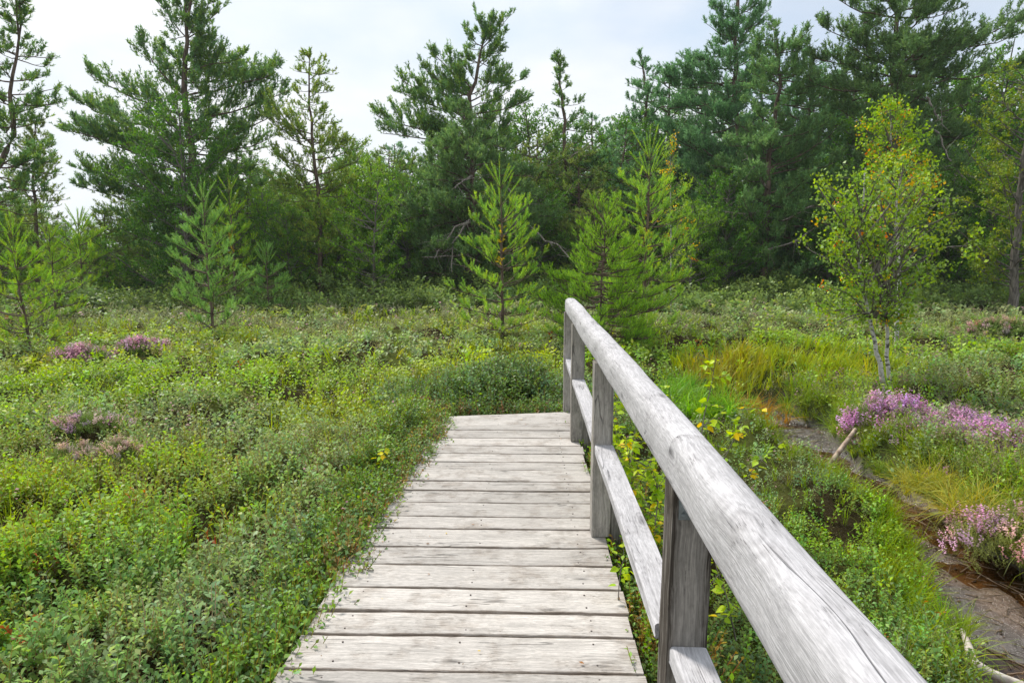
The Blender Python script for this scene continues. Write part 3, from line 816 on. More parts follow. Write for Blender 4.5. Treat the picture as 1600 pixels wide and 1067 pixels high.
bil = MB(); hea = MB(); gra = MB(); twg = MB()
bands = [  # y0, y1, bilberry/m2, leaf L, stems, leaves, height, blade width
    (1.0, 3.4, 360, 0.142, 3, 10, 0.215, 0.0075),
    (3.4, 5.6, 230, 0.152, 3, 8, 0.225, 0.011),
    (5.6, 9.5, 120, 0.18, 3, 5, 0.24, 0.017),
    (9.5, 17, 44, 0.26, 3, 4, 0.27, 0.03),
    (17, 40, 15, 0.40, 3, 4, 0.30, 0.05)]
for bi, (y0, y1, dn, LL, st, lv, hh, bw) in enumerate(bands):
    area = 0.86 * (y1 ** 2 - y0 ** 2) + 2.6 * (y1 - y0)
    n = int(dn * area)
    x, y = cand(n, y0, y1); m = allowed(x, y); x, y = x[m], y[m]
    n1, n2, n3 = dens(x, y)
    u = x * U[0] + y * U[1]
    right = sstep(u, 0.4, 0.8) * (1 - sstep(y, 7.5, 9)) * (1 - sstep(x, 3.0, 3.6))
    # zone weights
    yel = sstep(y, 2.8, 5.0) * (1 - 0.6 * sstep(y, 12, 18)) * (1 - right) * (1 - sstep(u, 0.3, 0.8) * 0.7)
    far = sstep(y, 11, 17)
    lawn = np.exp(-(((x - 4.6) / 1.6) ** 2 + ((y - 10.3) / 1.5) ** 2) ** 2)           # drooping grass behind the stream
    redg = np.exp(-(((x - 3.1) / 0.7) ** 2 + ((y - 9.3) / 1.0) ** 2) ** 2)
    rbank = (x > 3.0) & (y < 8.8) & (y > 3.5)
    r = rs.rand(len(x))
    p_h = np.clip(0.10 + 0.35 * far + 0.3 * (n2 - 0.5) * 2 + 0.25 * rbank, 0.03, 0.75)
    p_g = np.clip(0.07 + 0.36 * yel * sstep(n1, 0.42, 0.62) + 0.16 * right * sstep(n2, 0.4, 0.6) + 0.85 * lawn + 0.85 * redg + 0.10 * far * sstep(n1, 0.5, 0.65) - 0.045 * (y < 3.6), 0, 0.92)
    isg = r < p_g; ish = (~isg) & (r < p_g + (1 - p_g) * p_h); isb = ~(isg | ish)
    pf_ = puff(x, y); gap = sstep(n3, 0.20, 0.34) * sstep(pf_, 0.26, 0.46)                                     # thin spots between clumps
    keep = rs.rand(len(x)) < 0.10 + 0.90 * gap
    z = terrain(x, y) - 0.02
    pos = np.stack([x, y, z], 1)
    # bilberry
    k = isb & keep
    c = mixc(BIL_G, BIL_B, sstep(n2, 0.38, 0.62) * (0.75 + 0.25 * right) + 0.35 * (y < 3.4))
    c = mixc(c, BIL_Y, yel * (0.4 + 0.6 * sstep(n1, 0.34, 0.56)) * 0.9)
    c = mixc(c, BIL_D, 0.35 * sstep(n3, 0.5, 0.75) * (1 - yel)); c = mixc(c, (0.19, 0.27, 0.055), 0.5 * (rs.rand(len(x)) < 0.3))
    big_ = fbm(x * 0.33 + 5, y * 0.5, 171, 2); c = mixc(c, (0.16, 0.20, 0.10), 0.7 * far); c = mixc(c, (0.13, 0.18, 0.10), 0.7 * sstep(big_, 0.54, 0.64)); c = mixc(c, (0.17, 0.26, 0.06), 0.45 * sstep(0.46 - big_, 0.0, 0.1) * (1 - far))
    c = c * rs.uniform(0.75, 1.3, (len(x), 1)) * rs.normal(1, 0.07, (len(x), 3)).clip(0.8, 1.2)
    red = rs.rand(len(x)) < 0.006; c[red] = (0.20, 0.085, 0.045)
    protos = [proto_leafy(200 + bi * 10 + q_, st, lv, LL, LL * 0.6, stemw=0.016 if bi < 2 else 0, lo=0.2) for q_ in range(6)]
    sz = hh * rs.uniform(0.7, 1.25, len(x)) * (1 - 0.25 * right)
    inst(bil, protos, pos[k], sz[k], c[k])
    # heather
    k = ish & keep
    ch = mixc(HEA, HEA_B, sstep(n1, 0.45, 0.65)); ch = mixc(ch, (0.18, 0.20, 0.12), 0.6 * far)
    ch = ch * rs.uniform(0.75, 1.3, (len(x), 1))
    protos = [proto_heather(300 + bi * 10 + q_, (9, 8, 7, 6, 5)[bi], (8, 7, 5, 4, 3)[bi], (0.085, 0.10, 0.13, 0.2, 0.34)[bi], (0.0, 0.02, 0.04, 0.05, 0.06)[bi]) for q_ in range(5)]
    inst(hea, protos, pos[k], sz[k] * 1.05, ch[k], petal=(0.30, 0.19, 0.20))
    # grass
    k = isg
    cg = mixc(GRS_G, GRS_Y, np.maximum(yel * 0.75, lawn * 0.75) * (0.5 + 0.8 * (n1 - 0.2)) + 0.15)
    cg = mixc(cg, GRS_R, 0.4 * redg + 0.25 * (rs.rand(len(x)) < 0.25))
    cg = cg * rs.uniform(0.75, 1.25, (len(x), 1))
    protos = [proto_grass(400 + bi * 10 + q_, (10, 9, 8, 7, 6)[bi], bw * 1.8, 0.42, 0.5, (4, 3, 3, 2, 2)[bi]) for q_ in range(5)]
    gsz = sz * (1.25 + 0.5 * lawn + 0.5 * redg)
    inst(gra, protos, pos[k], gsz[k], cg[k], 0.2, lean=None)
    # moss-like fine filler under the taller sprigs
    # bare twigs
    if bi < 3:
        nt = int(area * (10, 6, 3)[bi]); x, y = cand(nt, y0, y1); m = allowed(x, y); x, y = x[m], y[m]
        z = terrain(x, y) + 0.03; K = 5; t = np.linspace(0, 1, K)
        d = nrm(rs.normal(0, 1, (len(x), 3)) * [1, 1, 0.3] + [0, 0, 0.7]); L = rs.uniform(0.1, 0.28, len(x))
        P = np.stack([x, y, z], 1)[:, None, :] + d[:, None, :] * (L[:, None] * t)[..., None] + np.cumsum(rs.normal(0, 0.012, (len(x), K, 3)), 1)
        tubes(twg, P, np.outer(np.full(len(x), 1), np.linspace(0.0026, 0.0012, K)) * (1, 1.2, 1.6)[bi], np.array(DEAD_T) * rs.uniform(0.5, 1.2, (len(x), 1)), 3)
# sprigs leaning over the left edge of the boards, and round the end of the boardwalk
def edge_sprigs(n, fu, fv, height, cols, leanx, protos, mbx, tilt=0.3):
    u = fu(n); v_ = fv(n)
    x = U[0] * u + V[0] * v_; y = U[1] * u + V[1] * v_
    pos = np.stack([x, y, terrain(x, y)], 1); pos[:, 2] = np.maximum(pos[:, 2], -0.2)
    c = np.asarray(cols)[rs.randint(0, len(cols), n)] * rs.uniform(0.75, 1.25, (n, 1))
    inst(mbx, protos, pos, height * rs.uniform(0.7, 1.2, n), c, tilt, lean=np.array([leanx, 0, 0]))
pl = [proto_leafy(500 + q_, 3, 9, 0.105, 0.062, stemw=0.014) for q_ in range(5)]
ebump = lambda v: np.clip(fbm(v * 1.1, v * 0, 91, 2) - 0.32, 0, 1) * 0.55
def fu_left(n): return DECK_L - rs.uniform(0.0, 0.32, n)
edge_sprigs(1500, fu_left, lambda n: rs.uniform(2.1, 6.3, n), 0.26, [BIL_G, BIL_G, BIL_D, BIL_B, (0.12, 0.19, 0.05)], 0.22, pl, bil)
ve = rs.uniform(3.0, 6.0, 1500); ub = DECK_L + np.clip(rs.rand(1500) * ebump(ve), 0, 0.16)
edge_sprigs(1500, lambda n: ub - 0.05, lambda n: ve, 0.27, [BIL_G, BIL_D, BIL_B, (0.14, 0.13, 0.06)], 0.22, pl, bil)
edge_sprigs(900, lambda n: rs.uniform(-1.2, 0.6, n), lambda n: V_END + rs.uniform(0.06, 0.35, n), 0.24, [BIL_D, BIL_B, BIL_G, BIL_G, (0.12, 0.10, 0.06)], 0.0, pl, bil)
edge_sprigs(1000, lambda n: rs.normal(-0.35, 0.55, n), lambda n: rs.normal(7.05, 0.3, n).clip(V_END + 0.1), 0.36, [BIL_D, BIL_D, BIL_B, BIL_G, (0.08, 0.14, 0.08)], 0.0, pl, bil, 0.4)
edge_sprigs(800, lambda n: DECK_R + rs.uniform(0.05, 0.3, n), lambda n: rs.uniform(1.8, 6.4, n), 0.24, [BIL_G, BIL_D, GRS_G, (0.15, 0.13, 0.05)], 0.0, pl, bil)
tag(bil.obj('bilberry_undergrowth', M_leaf), 'low carpet of small leaved bilberry shrubs covering the heath', 'bilberry', kind='stuff')
tag(hea.obj('heather_undergrowth', M_small), 'fine twigged olive and brown heather mixed through the low plants', 'heather', kind='stuff')
# drooping tufts along both banks
ys = rs.uniform(2.6, 8.4, 900); xl, xr = chan(ys); sdm = rs.rand(900) < 0.34
bx = np.where(sdm, xl - rs.uniform(0.02, 0.25, 900), xr + rs.uniform(0.02, 0.42, 900))
pos = np.stack([bx, ys, np.maximum(terrain(bx, ys) - 0.02, -0.55)], 1)
gp = [proto_grass(470 + q_, 14, 0.022, 0.75, 0.9, 4) for q_ in range(5)]
cg = mixc(GRS_G, GRS_Y, rs.rand(900) * 0.9) * rs.uniform(0.6, 1.0, (900, 1))
inst(gra, gp, pos, rs.uniform(0.16, 0.32, 900), cg, 0.25, lean=np.where(sdm, 0.3, -0.4)[:, None] * np.array([1, 0, 0]))
tag(gra.obj('grass', M_grass), 'thin yellow green grass blades among the heath plants and along the stream', 'grass', kind='stuff')
tag(twg.obj('dry_twig_litter', M_dead), 'fine bare grey twigs caught among the low shrubs', 'twigs', kind='stuff')

# floating debris and bits on the mud
mb = MB()
n = 700; y = rs.uniform(2.8, 8.2, n); xl, xr = chan(y); x = xl + (xr - xl) * rs.rand(n)
z = np.maximum(terrain(x, y), -0.611) + 0.004; K = 4; t = np.linspace(0, 1, K); a = rs.rand(n) * 6.28; L = rs.uniform(0.03, 0.22, n)
d = np.stack([np.cos(a), np.sin(a), rs.normal(0, 0.05, n)], 1)
P = np.stack([x, y, z], 1)[:, None] + d[:, None] * (L[:, None] * t)[..., None] + np.cumsum(rs.normal(0, 0.004, (n, K, 3)) * [1, 1, 0.2], 1)
tubes(mb, P, np.outer(rs.uniform(0.6, 1.4, n), np.linspace(0.003, 0.0015, K)), np.array([0.1, 0.08, 0.06]) * rs.uniform(0.4, 2.6, (n, 1)), 4)
n = 1500; y = rs.uniform(2.8, 8.3, n); xl, xr = chan(y); x = xl - 0.08 + (xr - xl + 0.16) * rs.rand(n)
k_ = (rs.rand(n) < 0.35 + 0.65 * (np.minimum(x - xl, xr - x) < 0.1)); x, y = x[k_], y[k_]; n = len(x)
cv = np.array([[a_, b_, c_] for a_, b_, c_ in ((1, 0, 0), (0, 1, 0), (-1, 0, 0), (0, -1, 0), (0, 0, 0.7), (0, 0, -0.7))], float)
cf_ = np.array([[0, 1, 4], [1, 2, 4], [2, 3, 4], [3, 0, 4], [1, 0, 5], [2, 1, 5], [3, 2, 5], [0, 3, 5]])
scatter(mb, cv, cf_, np.stack([x, y, terrain(x, y) + 0.002], 1), rot_to(rs.normal(0, 1, (n, 3)), rs.rand(n) * 6), rs.uniform(0.003, 0.014, n), np.array([0.07, 0.05, 0.035]) * rs.uniform(0.4, 2.2, (n, 1)))
tag(mb.obj('stream_debris', M_small), 'bits of dark twig and stalk lying on the wet mud', 'debris', kind='stuff')

# ------------------------------------------------------------------ heather bushes in flower (things)
def heather_bush(p, rx, ry, h, label, petal, dens_=1.0, flower=0.75, group='flowering heather bushes', green=(0.12, 0.17, 0.055), leafL=0.07):
    o = empty('heather_bush', p, label, 'heather', group)
    n = int(230 * dens_ * (rx * ry) ** 0.6 / 0.2 ** 1.2)
    a = rs.rand(n) * 6.28; rr = np.sqrt(rs.rand(n)) * 1.15; rr = rr * (0.65 + 0.8 * vnoise(a * 1.6 + p[0] * 7, a * 0, 12)); x = np.cos(a) * rr * rx; y = np.sin(a) * rr * ry
    z = h * 0.5 * np.clip(1 - rr ** 2, -0.3, 1) - 0.05 + h * 0.25 * (vnoise(x * 9 + p[0], y * 9, 14) - 0.5)
    edge_ = rs.rand(n) < np.clip(1.25 - rr ** 1.5, 0.1, 1); x, y, z, rr = x[edge_], y[edge_], z[edge_], rr[edge_]; n = len(x)
    pos = np.stack([x, y, z], 1)
    c = np.array(green) * rs.uniform(0.7, 1.3, (n, 1))
    pr = [proto_heather(600 + q_, 8, 14, leafL, 0.0, 0.35) for q_ in range(2)]
    pf = [proto_heather(620 + q_, 9, 16, leafL * 1.15, 1.0, 0.40) for q_ in range(4)]
    s = h * rs.uniform(0.5, 0.75, n)
    fm = rs.rand(n) < flower * (0.35 + 1.3 * vnoise(x * 5 + p[0] * 3, y * 5, 15))
    lean = np.stack([x / rx, y / ry, 0 * x], 1) * 0.45
    m1 = MB(); inst(m1, pr, pos[~fm], s[~fm], c[~fm], 0.2, lean=lean[~fm]) if (~fm).any() else None
    m1.obj('foliage', M_small, o)
    m2 = MB(); pt = np.asarray(petal) * rs.uniform(0.7, 1.35, (n, 1)) * rs.normal(1, 0.08, (n, 3)).clip(.8, 1.2)
    inst(m2, pf, pos[fm], s[fm] * 1.08, c[fm], 0.2, lean=lean[fm], petal=pt[fm])
    m2.obj('flower_spikes', M_flower, o)
    return o
PUR = (0.42, 0.25, 0.38); PALE = (0.46, 0.30, 0.36); DUSTY = (0.42, 0.31, 0.28)
def hb(px, py, z, *a, **k):
    p = at_z(px, py, z); heather_bush((p[0], p[1], z), *a, **k)
hb(1392, 676, -0.32, 0.40, 0.30, 0.42, 'bright purple heather bush beside the leaning stick', PUR, flower=0.55)
hb(1468, 696, -0.32, 0.32, 0.30, 0.32, 'paler purple heather bush between two brighter ones on the stream bank', (0.46, 0.26, 0.40), flower=0.45)
hb(1540, 728, -0.34, 0.46, 0.30, 0.42, 'wide purple heather bush behind the grass tussocks on the stream bank', PUR, flower=0.5)
hb(1432, 700, -0.34, 0.30, 0.24, 0.32, 'mauve heather filling the gap right of the bright purple bush', (0.44, 0.27, 0.39), flower=0.4)
hb(1500, 690, -0.30, 0.42, 0.24, 0.34, 'loose lilac heather drift behind the other heather on the bank', (0.42, 0.26, 0.38), flower=0.4)
hb(1590, 770, -0.40, 0.34, 0.28, 0.32, 'patchy purple heather between the pale tussock and the right edge', (0.42, 0.26, 0.36), flower=0.35, green=(0.16, 0.19, 0.06))
hb(1632, 735, -0.34, 0.3, 0.3, 0.40, 'purple heather bush cut off by the right edge of the photo', PUR, flower=0.7)
hb(1585, 862, -0.48, 0.36, 0.34, 0.32, 'straggly pink budded heather hanging over the near stream bank', PALE, 0.8, flower=0.22, green=(0.17, 0.19, 0.07))
hb(1352, 692, -0.42, 0.18, 0.2, 0.26, 'small mauve heather clump at the foot of the leaning stick', (0.45, 0.24, 0.38), flower=0.35)
hb(222, 558, -0.3, 0.45, 0.35, 0.36, 'pink heather bush in bloom at the back of the left meadow', (0.46, 0.27, 0.37), flower=0.28, leafL=0.10)
hb(130, 572, -0.3, 0.45, 0.3, 0.36, 'dull pink heather bush left of the brighter one in the meadow', (0.44, 0.28, 0.34), flower=0.2, leafL=0.10)
hb(150, 672, -0.14, 0.42, 0.2, 0.22, 'faded lilac heather patch in the middle of the left meadow', (0.46, 0.32, 0.38), flower=0.22, leafL=0.09)
hb(195, 715, -0.12, 0.22, 0.2, 0.20, 'fading salmon pink heather patch in front of the lilac one', DUSTY, flower=0.18, leafL=0.09)
hb(120, 715, -0.12, 0.26, 0.16, 0.17, 'sparse brownish heather patch in the left meadow', DUSTY, flower=0.26, leafL=0.09)
hb(665, 650, -0.2, 0.24, 0.18, 0.24, 'reddish leaved low bush at the far corner of the boardwalk', (0.30, 0.10, 0.08), flower=0.45, group=None, leafL=0.08)
hb(1565, 520, -0.25, 0.7, 0.4, 0.34, 'distant dusty pink heather below the dark wood on the right', DUSTY, flower=0.2, leafL=0.12)

# grass tussocks
def tussock(px, py, z, h, n, label, col, lean=(0, 0, 0), wd=0.02, rad=0.12, droop=1.0, group='grass tussocks by the stream'):
    p = at_z(px, py, z); o = MB()
    pr = [proto_grass(700 + q_, 26, wd, 0.85, droop, 5) for q_ in range(4)]
    pos = np.stack([p[0] + rs.normal(0, rad, n), p[1] + rs.normal(0, rad, n), z + rs.uniform(-0.03, 0.05, n)], 1)
    c = np.asarray(col) * rs.uniform(0.65, 1.3, (n, 1)) * rs.normal(1, 0.06, (n, 3)).clip(.85, 1.15)
    inst(o, pr, pos, h * rs.uniform(0.7, 1.15, n), c, 0.35, lean=np.array(lean))
    ob = o.obj('grass_tussock', M_grass, origin=(p[0], p[1], z)); ob.location = (p[0], p[1], z)
    tag(ob, label, 'tussock', group)
tussock(1455, 772, -0.42, 0.34, 34, 'olive grass tussock drooping over the water below the purple heather', (0.24, 0.27, 0.07), (-0.25, -0.3, 0), 0.016, 0.12)
tussock(1545, 815, -0.42, 0.40, 44, 'large pale green tussock with arching blades on the stream bank', (0.27, 0.31, 0.09), (-0.25, -0.35, 0), 0.015, 0.13)
tussock(1602, 850, -0.42, 0.36, 30, 'dark green tussock at the right edge above the stream', (0.15, 0.21, 0.06), (-0.3, -0.2, 0), 0.016, 0.12)
tussock(1372, 742, -0.5, 0.22, 10, 'small green tussock beside the leaning stick', (0.15, 0.23, 0.06), (-0.2, -0.2, 0), 0.02, 0.07)
tussock(1110, 648, -0.42, 0.45, 34, 'bright green grassy tussock behind the railing', (0.14, 0.28, 0.05), (0.1, -0.25, 0), 0.02, 0.2)
tussock(1050, 622, -0.40, 0.45, 34, 'lush green tussock close behind the top rail', (0.12, 0.25, 0.05), (0.1, -0.25, 0), 0.02, 0.22)
tussock(1175, 655, -0.5, 0.36, 24, 'reddish brown tussock at the head of the muddy pool', (0.27, 0.20, 0.06), (0, -0.1, 0), 0.02, 0.16, 0.5)
tussock(1275, 598, -0.38, 0.5, 40, 'broad yellow green tussock left of the birch trunks', (0.27, 0.33, 0.06), (0, -0.35, 0), 0.022, 0.3)
tussock(1330, 640, -0.45, 0.4, 30, 'green tussock spilling towards the muddy pool in front of the birch', (0.18, 0.28, 0.06), (-0.1, -0.3, 0), 0.02, 0.24)
tussock(790, 640, -0.35, 0.22, 8, 'little dry grass tuft behind the end of the boardwalk', (0.27, 0.28, 0.08), (0, 0, 0), 0.02, 0.06, 0.4, None)
tussock(1470, 985, -0.52, 0.22, 14, 'fresh green grass tuft beside the pale dead branch', (0.17, 0.28, 0.05), (0.1, 0, 0), 0.02, 0.08, 0.5)

# leaning stick and pale dead branch
def stick(name, pts, radii, label, mat, col=(1, 1, 1), sides=10):
    P = np.array(pts); n = 14; t = np.linspace(0, len(P) - 1, n); i = np.minimum(t.astype(int), len(P) - 2); f = t - i
    def cat(k): return P[np.clip(k, 0, len(P) - 1)]
    f = f[:, None]; p0, p1, p2, p3 = cat(i - 1), cat(i), cat(i + 1), cat(i + 2)
    Q = 0.5 * (2 * p1 + (p2 - p0) * f + (2 * p0 - 5 * p1 + 4 * p2 - p3) * f ** 2 + (3 * p1 - p0 - 3 * p2 + p3) * f ** 3)
    mbx = MB(); rr = np.interp(t, np.arange(len(P)), radii) * (1 + 0.12 * (vnoise(t * 3, t * 0, 5) - 0.5))
    tubes(mbx, Q[None], rr[None], col, sides)
    V_ = mbx.v[0]
    mbx.add(V_[:sides], np.arange(sides)[None], col); mbx.add(V_[-sides:], np.arange(sides)[::-1][None], col)
    o = mbx.obj(name, mat, smooth=True, origin=P[0]); o.location = P[0]
    return tag(o, label, 'branch')
a = at_z(1279, 748, -0.6); b = at_y(1337, 671, a[1] + 0.42)
stick('broken_stick', [a, a * 0.55 + b * 0.45 + [0.01, 0, 0.015], b], [0.022, 0.025, 0.021], 'peeling pale brown stick leaning out of the muddy stream', M_stick)
pts = [np.array([q_[0], q_[1], max(q_[2], float(terrain(np.array(q_[0]), np.array(q_[1]))) + 0.015)]) for q_ in BRP]
stick('fallen_branch', pts, [0.012, 0.021, 0.024, 0.021, 0.023, 0.018], 'bleached crooked branch lying beside the stream', bark_mat('bleached_wood', (0.42, 0.36, 0.3), (0.68, 0.63, 0.56), 18, 0.5), sides=10)

# ------------------------------------------------------------------ trees
def tuft_proto(seed, n, L=0.5, wd=0.07, shoot=1.0, ang=(0.6, 1.1)):
    r = np.random.RandomState(seed); z = r.rand(n) * shoot; az = r.rand(n) * 6.28; an = r.uniform(*ang, n)
    d = np.stack([np.cos(az) * np.sin(an), np.sin(az) * np.sin(an), np.cos(an)], 1); l_ = L * r.uniform(0.8, 1.15, n)
    b0 = np.stack([0 * z, 0 * z, z], 1); s = nrm(np.cross(d, nrm(r.normal(0, 1, (n, 3))))) * wd / 2
    v = np.stack([b0 - s, b0 + s, b0 + d * l_[:, None]], 1).reshape(-1, 3)
    return v, np.arange(n * 3).reshape(-1, 3), np.repeat(r.uniform(0.8, 1.25, (n, 1)), 3, 0) * np.ones((1, 3))
def leaf_proto(seed, n, L=0.3, wd=0.22):
    r = np.random.RandomState(seed); v, f, c = [], [], []
    for k in range(n):
        p = np.array([r.normal(0, .18), r.normal(0, .18), r.rand()]); d = nrm(r.normal(0, 1, 3) + [0, 0, -0.3]); s_ = r.uniform(0.7, 1.25)
        v.append(quad_leaf(p, d, nrm(r.normal(0, 1, 3)), L * s_, wd * s_, 0.15)); c.append(np.tile([[r.uniform(0.75, 1.3)] * 3], (4, 1))); f.append(QF + 4 * k)
    return np.concatenate(v), np.concatenate(f), np.concatenate(c)

def path_interp(P, t):
    """P (K,3), t in [0,1] array"""
    K = len(P); s = np.clip(t, 0, 1) * (K - 1); i = np.minimum(s.astype(int), K - 2); f = (s - i)[:, None]
    return P[i] * (1 - f) + P[i + 1] * f

def grow(r, wood, crown, starts, ends, rad, protos, size, cols, sag=0.06, sb=4.0, sblen=0.42, updir=0.5, tuft_gap=0.10, flat=0.5, tmin=0.2,
         wcol=(1, 1, 1), tertiary=True, sbang=(0.6, 1.1), minsb=0.12, crook=0.05, alongmain=True, colfn=None):
    """limbs -> side branches -> shoots with tufts (all batched)"""
    B = len(starts); K = 8; t = np.linspace(0, 1, K)
    d = ends - starts; Ln = np.linalg.norm(d, axis=1)
    P = starts[:, None] + d[:, None] * t[None, :, None]
    P[..., 2] += (-sag * Ln)[:, None] * np.sin(np.pi * t)[None] * r.uniform(0.2, 1.6, (B, 1))
    j = np.cumsum(r.normal(0, 1, (B, K, 3)) * (crook * Ln / K ** 0.5 * 0.6)[:, None, None], 1); j -= j[:, :1]; j *= (1 - 0.3 * t)[None, :, None]
    P = P + j
    R_ = rad[:, None] * (1 - 0.8 * t)[None] + 0.004
    tubes(wood, P, R_, wcol, 5)
    # side branches
    ns = np.maximum(3, (Ln * sb).astype(int)); li = np.repeat(np.arange(B), ns)
    tt = tmin + (1 - tmin) * r.rand(len(li)) ** 0.85; tt = np.clip(tt, 0, 0.999)
    s = tt * (K - 1); i0 = np.minimum(s.astype(int), K - 2); f = (s - i0)[:, None]
    b0 = P[li, i0] * (1 - f) + P[li, i0 + 1] * f
    tan = nrm(P[li, i0 + 1] - P[li, i0]); lat = nrm(np.cross(tan, UPZ) + 1e-6) * np.where(r.rand(len(li)) < 0.5, 1, -1)[:, None]
    an = r.uniform(*sbang, len(li))[:, None]; upv = np.cross(lat, tan); upv *= np.sign(upv[:, 2:3] + 1e-9)
    D = tan * np.cos(an) + lat * np.sin(an) * flat + nrm(lat * r.normal(0, .6, (len(li), 1)) + upv * r.normal(0.25, 0.6, (len(li), 1))) * np.sin(an) * (1 - flat)
    D = nrm(D + UPZ * updir * 0.35)
    sl = np.maximum(minsb, sblen * Ln[li] ** 0.75 * (1.1 - 0.75 * tt) * r.uniform(0.55, 1.15, len(li)))
    K2 = 4; t2 = np.linspace(0, 1, K2)
    Q = b0[:, None] + D[:, None] * (sl[:, None] * t2)[..., None]; Q[..., 2] += (updir * 0.22 * sl)[:, None] * t2[None] ** 2
    tubes(wood, Q, (0.25 * R_[li, i0])[:, None] * (1 - 0.7 * t2)[None] + 0.003, wcol, 3)
    # shoots
    m = np.maximum(2, (sl / tuft_gap).astype(int)); si = np.repeat(np.arange(len(li)), m)
    ts = 0.15 + 0.85 * r.rand(len(si)); s = ts * (K2 - 1); i0 = np.minimum(s.astype(int), K2 - 2); f = (s - i0)[:, None]
    p = Q[si, i0] * (1 - f) + Q[si, i0 + 1] * f
    dd = nrm(D[si] * 0.8 + UPZ * updir + r.normal(0, 0.42, (len(si), 3)))
    if tertiary:
        p = p + nrm(r.normal(0, 1, (len(si), 3)) * [1, 1, 0.8]) * (sl[si] * 0.30 * r.rand(len(si)))[:, None]
    pts, dirs = [p, Q[:, -1]], [dd, nrm(D + UPZ * updir)]
    if alongmain:
        pts.append(P[:, -1]); dirs.append(nrm(d + UPZ * Ln[:, None] * updir * 0.7))
    p = np.concatenate(pts); dd = np.concatenate(dirs)
    n = len(p); which = r.randint(0, len(protos), n)
    c = np.asarray(cols)[r.randint(0, len(cols), n)] * r.uniform(0.72, 1.3, (n, 1))
    if colfn is not None: c = colfn(p, c)
    Rm = rot_to(dd, r.rand(n) * 6.28); sc = size * r.uniform(0.75, 1.25, n)
    for k, (pv, pf, pc) in enumerate(protos):
        q_ = which == k
        if q_.any(): scatter(crown, pv, pf, p[q_], Rm[q_], sc[q_], c[q_], pc)
    return n

FARN = [tuft_proto(800 + k, 15, 0.50, 0.15, 1.0, (0.5, 1.0)) for k in range(6)]
NEARN = [tuft_proto(820 + k, 60, 0.24, 0.036, 1.0, (0.75, 1.2)) for k in range(4)]
SPRN = [tuft_proto(840 + k, 40, 0.15, 0.045, 1.0, (0.9, 1.5)) for k in range(4)]
FARL = [leaf_proto(860 + k, 9, 0.30, 0.22) for k in range(5)]
BIRL = [leaf_proto(880 + k, 8, 0.24, 0.20) for k in range(5)]
PINE_C = [(0.088, 0.140, 0.045), (0.072, 0.124, 0.048), (0.11, 0.158, 0.043), (0.075, 0.130, 0.058)]
PINE_BL = [(0.080, 0.145, 0.075), (0.095, 0.16, 0.08), (0.075, 0.13, 0.062)]  # blue green needles, brightened to put a hazy veil into the colour
PINE_OL = [(0.11, 0.15, 0.045), (0.13, 0.16, 0.05), (0.085, 0.13, 0.045), (0.10, 0.12, 0.05)]
DEC_D = [(0.055, 0.125, 0.030), (0.07, 0.145, 0.033), (0.10, 0.175, 0.04)]
DEC_L = [(0.13, 0.23, 0.05), (0.17, 0.26, 0.055), (0.11, 0.20, 0.045)]
DEC_O = [(0.10, 0.16, 0.035), (0.13, 0.18, 0.035), (0.16, 0.19, 0.035)]

